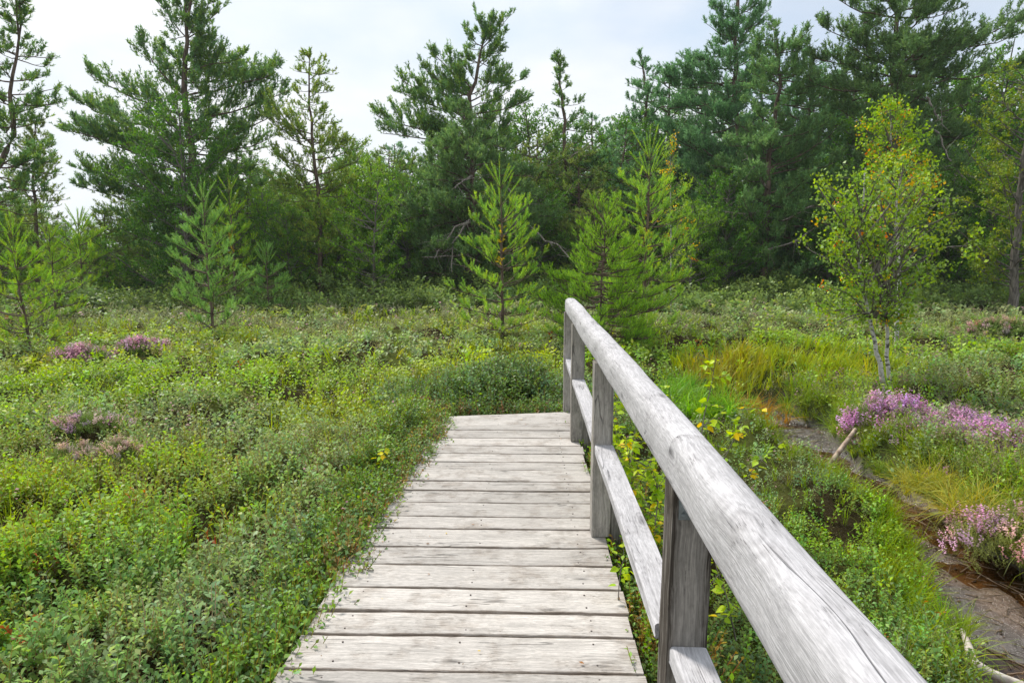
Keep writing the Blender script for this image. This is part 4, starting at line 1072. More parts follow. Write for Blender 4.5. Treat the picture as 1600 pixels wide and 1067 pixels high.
def tree(name, Yd, trunk_px, r0, outline, n_limbs, label, cat, protos, size, cols, explicit=(), seed=1, elev=(-0.2, 0.6), mat=None, bark=None, group=None, dead=(), depth=0.8, inner=0.0, **kw):
    r = np.random.RandomState(seed)
    tp = np.array([at_y(px, py, Yd) for px, py in trunk_px]); tp[:, 1] += r.normal(0, 0.12, len(tp)); tp[0, 1] = Yd
    base = tp[0].copy(); base[2] = float(terrain(np.array(base[0]), np.array(base[1]))) - 0.05
    tp[0] = base
    root = empty(name, base, label, cat, group)
    tz = np.interp(np.linspace(0, 1, 16), np.linspace(0, 1, len(tp)), np.arange(len(tp)))
    T = path_interp(tp, np.linspace(0, 1, 16)); T[1:-1] += r.normal(0, r0 * 0.25, (14, 3)) * [1, 1, 0]
    H = T[-1, 2] - T[0, 2]
    wood = MB(); crown = MB()
    rad = r0 * (1 - 0.88 * np.linspace(0, 1, 16) ** 0.9); rad[0] *= 1.25
    tubes(wood, T[None], rad[None], (1, 1, 1), 9)
    zs = T[:, 2]; order = np.argsort(zs)
    def at_h(z): return np.stack([np.interp(z, zs[order], T[order, k]) for k in range(3)], -1)
    ol = [(at_y(800, py, Yd)[2], at_y(xl, py, Yd)[0], at_y(xr, py, Yd)[0]) for py, xl, xr in outline]
    oz = np.array([o[0] for o in ol])[::-1]; oxl = np.array([o[1] for o in ol])[::-1]; oxr = np.array([o[2] for o in ol])[::-1]
    z = np.linspace(oz[0], oz[-1], n_limbs) + r.uniform(-0.9, 0.9, n_limbs) * (oz[-1] - oz[0]) / n_limbs
    az = (np.arange(n_limbs) * 2.399 + r.rand(n_limbs) * 1.8)
    xl, xr = np.interp(z, oz, oxl), np.interp(z, oz, oxr)
    tx = at_h(z)[:, 0]
    cx, sy = np.cos(az), np.sin(az)
    half = np.where(cx > 0, xr - tx, tx - xl); half = np.maximum(half, 0.05); mean = (xr - xl) / 2 * depth
    reach = r.uniform(0.58, 1.04, n_limbs) if inner == 0 else r.uniform(inner, 1.0, n_limbs)
    ex = tx + cx * half * reach; ey = T[0, 1] * 0 + at_h(z)[:, 1] + sy * mean * reach
    ends = np.stack([ex, ey, z], 1); Lh = np.hypot(cx * half, sy * mean) * reach
    rise = np.tan(r.uniform(*elev, n_limbs)) * Lh
    starts = at_h(np.clip(z - rise, zs.min() + 0.3, zs.max() - 0.05))
    for e in explicit:
        (sx, sy_), (exx, eyy), dy = e[0], e[1], e[2]
        starts = np.vstack([starts, at_h(np.array([at_y(sx, sy_, Yd)[2]]))]); ends = np.vstack([ends, at_y(exx, eyy, Yd + dy)[None]])
    Ln = np.linalg.norm(ends - starts, axis=1)
    grow(r, wood, crown, starts, ends, np.minimum(0.010 * Ln + 0.006, r0 * 0.32), protos, size, cols, **kw)
    # leader
    grow(r, wood, crown, T[[-4]], T[[-1]] + [0, 0, size * 0.6], np.array([rad[-3]]), protos, size, cols, **{**kw, 'sag': 0, 'sblen': 0.25})
    wood.obj('trunk', bark or M_pinebark, root, smooth=True, origin=base)
    crown.obj('crown', mat or M_needle, root, origin=base)
    for pl_ in dead:
        k = at_y(*pl_[0], Yd - 0.8); P = np.array([at_y(a_, b_, Yd - 0.8 - 0.25 * i) for i, (a_, b_) in enumerate(pl_)])
        P = path_interp(P, np.linspace(0, 1, 12)); P[1:-1] += r.normal(0, 0.02, (10, 3))
        m_ = MB(); tubes(m_, P[None], np.linspace(0.045, 0.014, 12)[None], (1, 1, 1), 6)
        sp = []; 
        for q_ in range(9):
            s0 = P[r.randint(2, 11)]; sp.append(s0 + np.linspace(0, 1, 4)[:, None] * (r.normal(0, 1, 3) * [0.4, 0.3, 0.35] + [0, 0, -0.15]))
        tubes(m_, np.array(sp), np.tile(np.linspace(0.012, 0.004, 4), (9, 1)), (1, 1, 1), 4)
        m_.obj('dead_branch', M_dead, root, smooth=True, origin=base)
    return root

FK = dict(protos=FARN, size=0.19, sb=6.5, tuft_gap=0.038, updir=0.75, sblen=0.52, tmin=0.08, crook=0.085)
# --- tall pines of the wood edge
tree('pine_tree', 19, [(-22, 452), (-8, 280), (24, 212), (30, 150), (28, 60), (26, -40)], 0.11,
     [(-40, 0, 50), (0, -10, 42), (30, -30, 44), (60, -10, 40), (85, -50, 62), (110, -60, 76), (160, -60, 92), (205, -60, 84), (240, -80, 100), (300, -90, 80), (360, -80, 60)], 74,
     'dark pine leaning in from the left edge of the photo', 'pine tree', cols=PINE_C, seed=11, explicit=[((28, 90), (88, 92), 0.4), ((26, 170), (94, 165), -0.3), ((28, 40), (44, 18), 0)], **{**FK, 'size': 0.16, 'sb': 5.5})
tree('pine_tree', 23, [(58, 452), (57, 300), (54, 190)], 0.09, [(192, 50, 60), (225, 25, 90), (262, 8, 108), (295, 5, 108), (325, 10, 100), (380, 10, 95)], 60,
     'thin sparse pine between the left edge pine and the large dark pine', 'pine tree', cols=PINE_OL, seed=12, **{**FK, 'size': 0.17, 'tuft_gap': 0.08})
tree('pine_tree', 26, [(300, 455), (296, 280), (292, 150), (290, 60), (296, -50)], 0.22,
     [(-50, 275, 315), (-10, 248, 340), (20, 250, 340), (45, 255, 322), (75, 240, 350), (95, 235, 365), (118, 250, 352), (135, 275, 318), (160, 258, 345), (195, 230, 365), (235, 215, 375), (275, 180, 390), (320, 150, 390), (380, 170, 380)], 74,
     'tallest dark pine on the left with long level limbs against the sky', 'pine tree', cols=PINE_C, seed=13,
     explicit=[((293, 150), (216, 58), 0.5), ((293, 110), (372, 88), -0.5), ((292, 180), (137, 125), 0.2), ((294, 200), (140, 160), 0.8), ((294, 225), (103, 205), -0.3), ((296, 240), (125, 215), 0.6), ((296, 290), (124, 268), 0.2),
               ((296, 320), (135, 290), -0.6), ((293, 130), (428, 102), 0.3), ((293, 150), (418, 118), -0.6), ((294, 190), (445, 145), 0.5), ((294, 215), (432, 165), -0.2), ((295, 240), (420, 215), 0.4), ((291, 60), (344, 8), 0.3), ((292, 75), (345, 62), -0.4), ((291, 60), (244, 5), 0.3)],
     **{**FK, 'size': 0.21})
tree('alder_tree', 23.5, [(292, 455), (290, 330), (280, 180)], 0.14, [(150, 250, 305), (185, 205, 345), (230, 185, 365), (280, 165, 385), (330, 150, 395), (380, 145, 400), (430, 160, 400), (450, 180, 390)], 72,
     'dense dark green leafy tree in front of the tallest left pine', 'leafy tree', protos=FARL, size=0.24, cols=DEC_D, seed=14, mat=M_leaf, bark=M_greybark, elev=(0.2, 0.9), sb=4.2, tuft_gap=0.075, updir=0.1, flat=0.3)
tree('pine_tree', 24, [(503, 452), (498, 330), (489, 220), (484, 140), (483, 86)], 0.10,
     [(86, 478, 490), (100, 455, 515), (118, 446, 524), (135, 470, 505), (150, 450, 520), (172, 460, 512), (190, 415, 532), (215, 408, 545), (250, 425, 565), (300, 425, 570), (350, 420, 575), (395, 430, 565)], 76,
     'slender pine with an open spire top left of the sky gap', 'pine tree', cols=[(0.12, 0.165, 0.045), (0.15, 0.18, 0.05), (0.095, 0.145, 0.045)], seed=15, explicit=[((489, 230), (408, 150), 0.3), ((489, 250), (565, 228), 0.3), ((489, 210), (418, 185), -0.3)], **{**FK, 'size': 0.18, 'tuft_gap': 0.065})
tree('pine_tree', 27, [(738, 450), (735, 300), (732, 200), (736, 150), (752, 85), (770, 30)], 0.18,
     [(30, 750, 778), (60, 725, 785), (95, 705, 790), (130, 675, 795), (165, 640, 812), (200, 640, 815), (240, 650, 830)], 34,
     'leaning open crowned pine against the sky in the middle', 'pine tree', cols=PINE_C, seed=16,
     explicit=[((758, 75), (724, 45), 0.2), ((760, 60), (742, 20), 0), ((758, 80), (797, 26), 0), ((754, 100), (785, 55), 0.4), ((750, 110), (775, 78), -0.3), ((742, 140), (675, 82), 0.2), ((740, 150), (700, 85), 0.6), ((738, 170), (624, 118), 0.3), ((738, 180), (621, 148), -0.4),
               ((738, 200), (590, 180), 0.3), ((738, 215), (600, 205), -0.3), ((736, 215), (640, 195), 0.7), ((740, 160), (811, 130), 0.3), ((740, 180), (826, 168), -0.3), ((740, 160), (660, 105), -0.3), ((740, 150), (790, 112), 0)],
     **{**FK, 'size': 0.20})
tree('pine_tree', 24, [(738, 452), (742, 330), (738, 250), (722, 170)], 0.15,
     [(160, 715, 728), (195, 690, 750), (230, 640, 815), (270, 620, 850), (320, 608, 862), (370, 615, 860), (415, 640, 850), (440, 660, 840)], 84,
     'broad grey green bushy pine with bare dead boughs low down', 'pine tree', cols=[(0.08, 0.13, 0.052), (0.10, 0.145, 0.055), (0.075, 0.12, 0.055)], seed=17,
     dead=[[(742, 330), (722, 360), (707, 380), (706, 425)], [(745, 345), (715, 352), (690, 385), (678, 405)], [(792, 292), (806, 315), (806, 370), (800, 400)], [(826, 352), (850, 376), (872, 382), (896, 410)], [(738, 275), (722, 283), (711, 295)], [(740, 398), (700, 400), (660, 402)]],
     **{**FK, 'size': 0.18, 'sag': -0.05})
tree('pine_tree', 28, [(886, 450), (884, 320), (884, 220), (878, 140), (871, 92)], 0.15,
     [(86, 868, 875), (110, 858, 884), (128, 862, 882), (150, 858, 905), (165, 856, 920), (190, 855, 925), (230, 845, 945), (280, 835, 960), (340, 835, 965), (390, 850, 950)], 60,
     'narrow topped pine with a reddish trunk behind the railing end', 'pine tree', cols=PINE_C, seed=18, dead=[[(884, 250), (900, 240), (922, 228)], [(884, 330), (905, 338), (930, 340)]], **{**FK, 'size': 0.19})
tree('pine_tree', 31, [(1012, 450), (1010, 250), (1008, 150), (1002, 90)], 0.15,
     [(90, 998, 1012), (120, 978, 1040), (150, 970, 1055), (190, 955, 1070), (240, 955, 1080), (300, 960, 1085), (370, 970, 1080)], 52,
     'blue green pine directly behind the tallest young pine', 'pine tree', cols=PINE_BL, seed=19, **{**FK, 'size': 0.21})
tree('pine_tree', 28, [(1163, 452), (1156, 300), (1150, 180), (1148, 60), (1152, -50)], 0.2,
     [(-50, 1120, 1190), (0, 1108, 1200), (25, 1110, 1200), (60, 1085, 1205), (85, 1055, 1215), (120, 1035, 1225), (170, 1035, 1225), (230, 1040, 1235), (300, 1045, 1240), (380, 1060, 1240)], 72,
     'tall blue green pine whose reddish trunk shows near its top', 'pine tree', cols=PINE_BL, seed=20,
     explicit=[((1149, 110), (1062, 88), 0.3), ((1149, 130), (1040, 120), -0.3), ((1149, 60), (1110, 5), 0.2), ((1149, 70), (1200, 15), 0.2), ((1149, 150), (1032, 165), 0.5)], **{**FK, 'size': 0.21})
tree('pine_tree', 25, [(1195, 452), (1195, 330), (1207, 230), (1216, 130), (1213, 45)], 0.17,
     [(35, 1195, 1240), (55, 1172, 1270), (100, 1160, 1285), (150, 1155, 1300), (200, 1150, 1305), (260, 1110, 1320), (320, 1090, 1330), (380, 1090, 1320), (430, 1110, 1300)], 78,
     'forked pine standing in front of the blue green tall pines', 'pine tree', cols=[(0.085, 0.145, 0.065), (0.105, 0.16, 0.065), (0.08, 0.13, 0.055)], seed=21,
     dead=[[(1195, 330), (1165, 335), (1130, 330)], [(1300, 312), (1262, 325), (1222, 345)], [(1290, 345), (1240, 378), (1190, 392)], [(1195, 290), (1180, 262), (1163, 240)]],
     explicit=[((1212, 120), (1256, 60), 0.2), ((1212, 140), (1180, 70), 0.2)], **{**FK, 'size': 0.19})
tree('pine_tree', 24, [(1402, 455), (1402, 300), (1400, 150), (1399, 50), (1396, -70)], 0.22,
     [(-70, 1330, 1470), (-20, 1300, 1490), (20, 1300, 1490), (50, 1295, 1500), (85, 1275, 1550), (115, 1270, 1560), (150, 1290, 1560), (200, 1310, 1540), (260, 1300, 1520), (330, 1290, 1500), (400, 1300, 1500)], 80,
     'huge spreading dark pine reaching the top right of the photo', 'pine tree', cols=[(0.075, 0.12, 0.055), (0.065, 0.105, 0.045), (0.095, 0.14, 0.055)], seed=22,
     explicit=[((1400, 90), (1595, 28), 0.2), ((1400, 100), (1570, 62), -0.5), ((1400, 110), (1592, 95), 0.5), ((1400, 70), (1286, 35), 0.3), ((1400, 30), (1292, -5), 0), ((1400, 120), (1268, 88), 0.5), ((1400, 60), (1490, 0), 0.2), ((1400, 130), (1265, 130), -0.2)],
     dead=[[(1448, 152), (1462, 178), (1472, 195)], [(1440, 200), (1466, 205), (1478, 240), (1505, 278)], [(1425, 233), (1445, 240), (1460, 243)], [(1440, 310), (1480, 312), (1500, 308)]], **{**FK, 'size': 0.20})
tree('leafy_tree', 19, [(1584, 455), (1592, 330), (1600, 200), (1615, 90)], 0.13,
     [(95, 1580, 1650), (140, 1530, 1690), (200, 1505, 1700), (260, 1490, 1700), (320, 1485, 1700), (380, 1490, 1700), (425, 1510, 1700)], 74,
     'olive leafy birch wood tree with pale trunk at the right edge', 'leafy tree', protos=FARL, size=0.22, cols=DEC_O, seed=23, mat=M_leaf, bark=M_greybark, elev=(0.2, 0.8), sb=4.0, tuft_gap=0.085, updir=0.1, flat=0.3)
tree('leafy_tree', 22, [(583, 452), (585, 370), (592, 285)], 0.06,
     [(268, 575, 600), (295, 540, 618), (330, 520, 632), (370, 512, 640), (405, 520, 640), (430, 535, 625)], 42,
     'small bright green leafy tree with a thin pale trunk', 'leafy tree', protos=FARL, size=0.20, cols=DEC_L, seed=24, mat=M_leaf, bark=M_greybark, elev=(0.3, 0.9), sb=4.5, tuft_gap=0.09, updir=0.1, flat=0.3)

# --- deeper rows of the wood: copies of a few full trees
def filler_pine(label, cat, seed, H, Rr, cols, name='pine_tree', kind='pine'):
    """a free-standing source tree built round its own base"""
    r = np.random.RandomState(seed); root = empty(name, (0, 0, 0), label, cat)
    T = np.stack([np.cumsum(r.normal(0, 0.05, 14)), np.cumsum(r.normal(0, 0.05, 14)), np.linspace(-0.3, H, 14)], 1); T -= [T[0, 0], T[0, 1], 0]
    wood, crown = MB(), MB(); tubes(wood, T[None], (0.16 * (1 - 0.88 * np.linspace(0, 1, 14)))[None] * H / 8, (1, 1, 1), 8)
    n = int(H * 9); h = np.linspace(0.10, 0.98, n) * H
    prof = np.interp(h / H, [0, 0.15, 0.45, 0.75, 0.92, 1], [0.75, 0.95, 1.0, 0.75, 0.42, 0.1])
    az = np.arange(n) * 2.4 + r.rand(n); L = Rr * prof * r.uniform(0.6, 1.12, n)
    st = path_interp(T, (h + 0.3) / (H + 0.3)); el = r.uniform(-0.1, 0.45, n) if kind == 'pine' else r.uniform(0.3, 0.9, n)
    en = st + np.stack([np.cos(az) * L, np.sin(az) * L, np.tan(el) * L * 0.8], 1)
    if kind == 'pine': grow(r, wood, crown, st, en, 0.016 * L + 0.006, FARN, 0.22, cols, sb=4.5, tuft_gap=0.075)
    else: grow(r, wood, crown, st, en, 0.016 * L + 0.006, FARL, 0.28, cols, sb=4.0, tuft_gap=0.10, updir=0.1, flat=0.3)
    wood.obj('trunk', M_pinebark if kind == 'pine' else M_greybark, root, smooth=True)
    crown.obj('crown', M_needle if kind == 'pine' else M_leaf, root)
    return root
srcs = {'p': filler_pine('x', 'pine tree', 31, 8, 2.3, PINE_C), 'b': filler_pine('x', 'pine tree', 32, 8, 2.2, PINE_BL),
        'o': filler_pine('x', 'pine tree', 33, 7, 2.4, PINE_OL), 'd': filler_pine('x', 'leafy tree', 34, 7, 2.6, DEC_L, 'leafy_tree', 'd'), 'k': filler_pine('x', 'leafy tree', 35, 7, 2.6, DEC_D, 'leafy_tree', 'd')}
G_ = {'p': ('background pine in the dark green wood behind the heath', 'dark pines filling the wood'), 'b': ('background blue green pine deep in the wood', 'blue green pines filling the wood'),
      'o': ('background olive tinted pine in the wood behind the heath', 'olive pines filling the wood'), 'd': ('background light green leafy tree in the wood', 'light leafy trees filling the wood'), 'k': ('background dark leafy tree in the wood', 'dark leafy trees filling the wood')}
used = set()
#   px, top py, Y, kind
fill = [(-90, 250, 27, 'p'), (-30, 300, 30, 'o'), (20, 330, 26, 'd'), (75, 350, 29, 'o'), (150, 345, 27, 'd'), (205, 300, 31, 'o'), (110, 345, 34, 'p'), (400, 240, 30, 'p'), (430, 265, 33, 'k'), (455, 285, 29, 'o'), (540, 250, 32, 'p'), (565, 235, 36, 'k'),
        (610, 225, 33, 'b'), (650, 235, 30, 'p'), (690, 215, 35, 'b'), (780, 195, 33, 'p'), (830, 185, 31, 'k'), (860, 220, 36, 'p'), (930, 175, 33, 'b'), (960, 185, 37, 'p'), (985, 200, 30, 'k'), (1050, 200, 34, 'b'), (1080, 130, 36, 'p'), (1110, 250, 27, 'p'),
        (1240, 130, 32, 'b'), (1290, 150, 33, 'p'), (1330, 190, 29, 'k'), (1290, 260, 26, 'p'), (1350, 100, 37, 'p'), (1450, 130, 29, 'k'), (1490, 130, 32, 'p'), (1530, 110, 28, 'k'), (1570, 150, 34, 'p'), (1480, 260, 25, 'k'), (1630, 100, 30, 'k'), (1700, 120, 28, 'p'), (1540, 260, 24, 'k'),
        (1380, 250, 27, 'k'), (330, 330, 32, 'k'), (250, 320, 33, 'k'), (415, 300, 25, 'd'), (455, 330, 24, 'k'), (535, 290, 25, 'd'), (640, 290, 24.5, 'k'), (30, 300, 24, 'o'), (170, 330, 24, 'o'), (845, 300, 25.5, 'k'), (925, 300, 25, 'o'), (1075, 320, 24, 'd'), (560, 245, 27, 'p'), (620, 235, 27, 'o'), (385, 195, 28, 'p'), (690, 225, 27, 'p'), (830, 215, 28, 'o'), (960, 200, 28, 'b'), (1100, 100, 31, 'b'), (1255, 70, 31, 'b'), (1310, 90, 31, 'p'), (1180, 90, 33, 'b'), (1030, 110, 33, 'b'), (1340, 300, 24, 'o'), (1290, 330, 24, 'k'), (590, 255, 25.5, 'd'), (495, 300, 26, 'd'), (660, 250, 28, 'p'), (905, 225, 27, 'o'), (1005, 240, 26, 'p'), (795, 240, 29, 'o'), (1130, 280, 25, 'k'), (1230, 200, 27, 'b'), (10, 330, 22.5, 'd')]
for px, tp_, Yd, kd in fill:
    b0 = at_y(px, 450, Yd); z0 = -0.45; top = at_y(px, tp_, Yd)[2]; src = srcs[kd]
    H0 = 8 if kd in 'pb' else 7
    s_ = (top - z0) / H0
    if kd not in used:
        src.location = (b0[0], Yd, z0); src.scale = (s_, s_, s_); src['label'], src['group'] = G_[kd]; used.add(kd)
    else:
        copy_thing(src, (b0[0], Yd, z0), rs.rand() * 6.28, s_, *G_[kd])
for k in range(46):                                                     # last rows that close the view between the stems
    px = -140 + k * 41 + rs.uniform(-15, 15); Yd = rs.uniform(40, 56); tp_ = rs.uniform(290, 330) if px < 700 else rs.uniform(225, 280)
    if 90 < px < 230: tp_ += 40
    kd = 'pbok'[rs.randint(4)]; b0 = at_y(px, 450, Yd); s_ = (at_y(px, tp_, Yd)[2] + 0.45) / (8 if kd in 'pb' else 7)
    copy_thing(srcs[kd], (b0[0], Yd, -0.45), rs.rand() * 6.28, s_, *G_[kd])

# --- undergrowth along the foot of the wood
ug = MB(); n = 5200
px = rs.uniform(-140, 1740, n); Yd = rs.uniform(19.5, 34, n); x = (px - 800) / 1000 * Yd * 0.99
hh_ = 0.35 + 1.25 * fbm(x * 0.45, Yd * 0.3, 66, 3) ** 1.3 * sstep(Yd, 20, 25)
z = terrain(x, Yd) + hh_ * rs.rand(n) * 0.9
c = mixc((0.08, 0.14, 0.06), (0.16, 0.21, 0.08), fbm(x * 0.35, Yd * 0.35, 71)) * rs.uniform(0.7, 1.3, (n, 1))
inst(ug, [proto_leafy(900 + q_, 5, 6, 0.24, 0.15, 0.8, 0.1, 0) for q_ in range(4)], np.stack([x, Yd, z], 1), rs.uniform(0.35, 0.6, n), c, 0.6)
tag(ug.obj('wood_edge_undergrowth', M_leaf), 'dark tangled low growth along the foot of the wood', 'undergrowth', kind='stuff')

# ------------------------------------------------------------------ young pines, spruce
def young_pine(px, py, Yd, top_py, w_px, label, cols, seed, whorls=8, open_=1.0, name='young_pine', cat='young pine', size=0.16, brown=True, leader=0.16, protos=NEARN, sb=4.5, gap=0.05, elev=(0.45, 0.95), group='young pines on the heath', lean=0.0):
    r = np.random.RandomState(seed); b0 = at_y(px, py, Yd); b0[2] = float(terrain(np.array(b0[0]), np.array(b0[1]))) - 0.03
    H = at_y(px, top_py, Yd)[2] - b0[2]; W2 = w_px / 1000 * Yd / 2
    root = empty(name, b0, label, cat, group)
    wood, crown = MB(), MB()
    T = np.stack([np.cumsum(r.normal(0, 0.012, 12)) + lean * np.linspace(0, 1, 12), np.cumsum(r.normal(0, 0.012, 12)), np.linspace(0, H, 12)], 1); T -= [T[0, 0], T[0, 1], 0]
    tubes(wood, T[None], (0.011 * H * (1 - 0.85 * np.linspace(0, 1, 12)))[None], (1, 1, 1), 8)
    hs = (1 - leader) * H * np.linspace(0.07, 1, whorls)
    S, E = [], []; TOPN = 0
    for k, h in enumerate(hs):
        f = h / H; prof = np.interp(f, [0, 0.12, 0.35, 0.6, 0.84, 1], [0.75, 1.0, 1.0, 0.68, 0.30, 0.15])
        for q_ in range(r.randint(5, 8)):
            a = q_ * 6.28 / 6 + k + r.rand() * 0.6; L = W2 * prof * r.uniform(0.65, 1.1); e = np.interp(f, [0, 0.5, 1], [elev[0] * 0.6, elev[0], elev[1]]) + r.normal(0, 0.1)
            s0 = path_interp(T, np.array([f]))[0] + [0, 0, r.normal(0, 0.02)]
            if k == whorls - 1: L = max(L, H * leader * 0.36); e = 1.02
            if k == whorls - 2: e = 0.95; L *= 0.9
            if k >= whorls - 2: TOPN += 1
            S.append(s0); E.append(s0 + np.array([math.cos(a) * L, math.sin(a) * L, math.tan(min(e, 1.15)) * L * 0.9]))
    S, E = np.array(S), np.array(E)
    nt_ = len(S) - TOPN if protos is NEARN else len(S)
    if protos is NEARN: tubes(wood, np.stack([S[nt_:] + (E[nt_:] - S[nt_:]) * t for t in np.linspace(0, 1, 4)], 1), np.tile(np.linspace(0.008, 0.004, 4), (TOPN, 1)), (1, 1, 1), 4)
    grow(r, wood, crown, S[:nt_], E[:nt_], 0.006 * np.linalg.norm(E - S, axis=1)[:nt_] + 0.004, protos, size, cols, sag=0.07, sb=sb, sblen=0.34, updir=0.8, tuft_gap=gap, flat=0.6, tmin=0.30, tertiary=False, minsb=0.08, sbang=(0.5, 0.9))
    # needles along limbs, candles and leader
    def along(A, Bp, n_, sz):
        pts, dr = [], []
        for a_, b_ in zip(A, Bp):
            m_ = max(2, int(np.linalg.norm(b_ - a_) / (sz * 0.45))); t = np.linspace(0.25, 0.97, m_)[:, None] if n_ else np.linspace(0, 0.95, m_)[:, None]
            pts.append(a_ + (b_ - a_) * t); dr.append(np.tile(b_ - a_, (m_, 1)))
        p, d_ = np.concatenate(pts), np.concatenate(dr); q2 = r.randint(0, len(protos), len(p)); Rm = rot_to(d_, r.rand(len(p)) * 6)
        c = np.asarray(cols)[r.randint(0, len(cols), len(p))] * r.uniform(0.85, 1.25, (len(p), 1))
        for k, (pv, pf, pc) in enumerate(protos):
            m_ = q2 == k
            if m_.any(): scatter(crown, pv, pf, p[m_], Rm[m_], np.full(m_.sum(), sz), c[m_], pc)
    up_ = E[:, 2] > 0.55 * H
    if protos is NEARN:
        along(S[up_], E[up_] + [0, 0, 0.04], True, size * 0.8)
        along([T[-1] * [1, 1, 0] + [0, 0, hs[-1]]], [T[-1]], False, size * 0.75)
        along([T[-1] * [1, 1, 0] + [0, 0, hs[-2]]], [T[-1] * [1, 1, 0] + [0, 0, hs[-1]]], False, size * 0.85)
    else:
        along([T[-1] * [1, 1, 0] + [0, 0, hs[-1]]], [T[-1]], False, size * 0.5)
    if brown:                                                          # last year's yellowed needles round the stem
        p = path_interp(T, r.uniform(0.42, 0.62, 26)); d_ = r.normal(0, 1, (26, 3)) * [1, 1, 0.3] + [0, 0, 0.6]
        pv, pf, pc = protos[0]; scatter(crown, pv, pf, p, rot_to(d_, r.rand(26)), np.full(26, size * 0.8), np.tile([0.33, 0.27, 0.04], (26, 1)) * r.uniform(0.8, 1.2, (26, 1)), pc)
    wood.obj('trunk', M_pinebark, root, smooth=True); crown.obj('crown', M_needle, root)
    return root
YG = [(0.14, 0.22, 0.06), (0.17, 0.25, 0.06), (0.11, 0.19, 0.055), (0.20, 0.26, 0.055)]
YB = [(0.12, 0.20, 0.07), (0.14, 0.215, 0.065), (0.105, 0.175, 0.065)]
YO = [(0.15, 0.23, 0.05), (0.19, 0.25, 0.045), (0.12, 0.20, 0.05)]
SG = [(0.12, 0.20, 0.04), (0.16, 0.24, 0.045), (0.09, 0.16, 0.035)]
young_pine(785, 520, 13.2, 247, 145, 'young pine with yellowed inner needles standing left of the railing end', YG, 41, 10, sb=6.5, leader=0.17)
young_pine(1003, 515, 13.6, 203, 160, 'tallest young pine behind the railing with a star shaped top', YG, 42, 11, sb=7, leader=0.15)
young_pine(940, 505, 12.0, 322, 195, 'bright green bushy young spruce at the end of the railing', SG, 43, 19, name='young_spruce', cat='young spruce', size=0.12, protos=SPRN, sb=15, gap=0.027, elev=(0.12, 0.75), brown=False, leader=0.10, group=None)
young_pine(331, 512, 14.5, 284, 112, 'young blue green pine alone in the left meadow', YB, 44, 10, sb=8, brown=False, leader=0.14)
young_pine(46, 540, 11.6, 338, 120, 'shorter young pine with a crooked stem at the left edge', YO, 45, 8, sb=5.5, brown=False)
young_pine(88, 490, 17, 352, 90, 'small pine just behind the crooked stemmed young pine', YO, 49, 8, sb=5.5, brown=False)
young_pine(418, 462, 20, 382, 70, 'short round young pine below the slender spire pine', YB, 46, 6, sb=7, brown=False, size=0.2)
young_pine(366, 450, 21, 268, 75, 'tall thin yellowish young pine by the dark leafy tree', YO, 47, 11, sb=4, brown=True, size=0.2)
young_pine(132, 462, 22, 330, 110, 'olive bushy pine under the sky gap on the left', YO, 48, 9, sb=5, brown=False, size=0.22)
young_pine(1330, 420, 25, 355, 120, 'low spreading young pine at the foot of the huge right pine', YB, 50, 6, sb=6, brown=False, size=0.24)

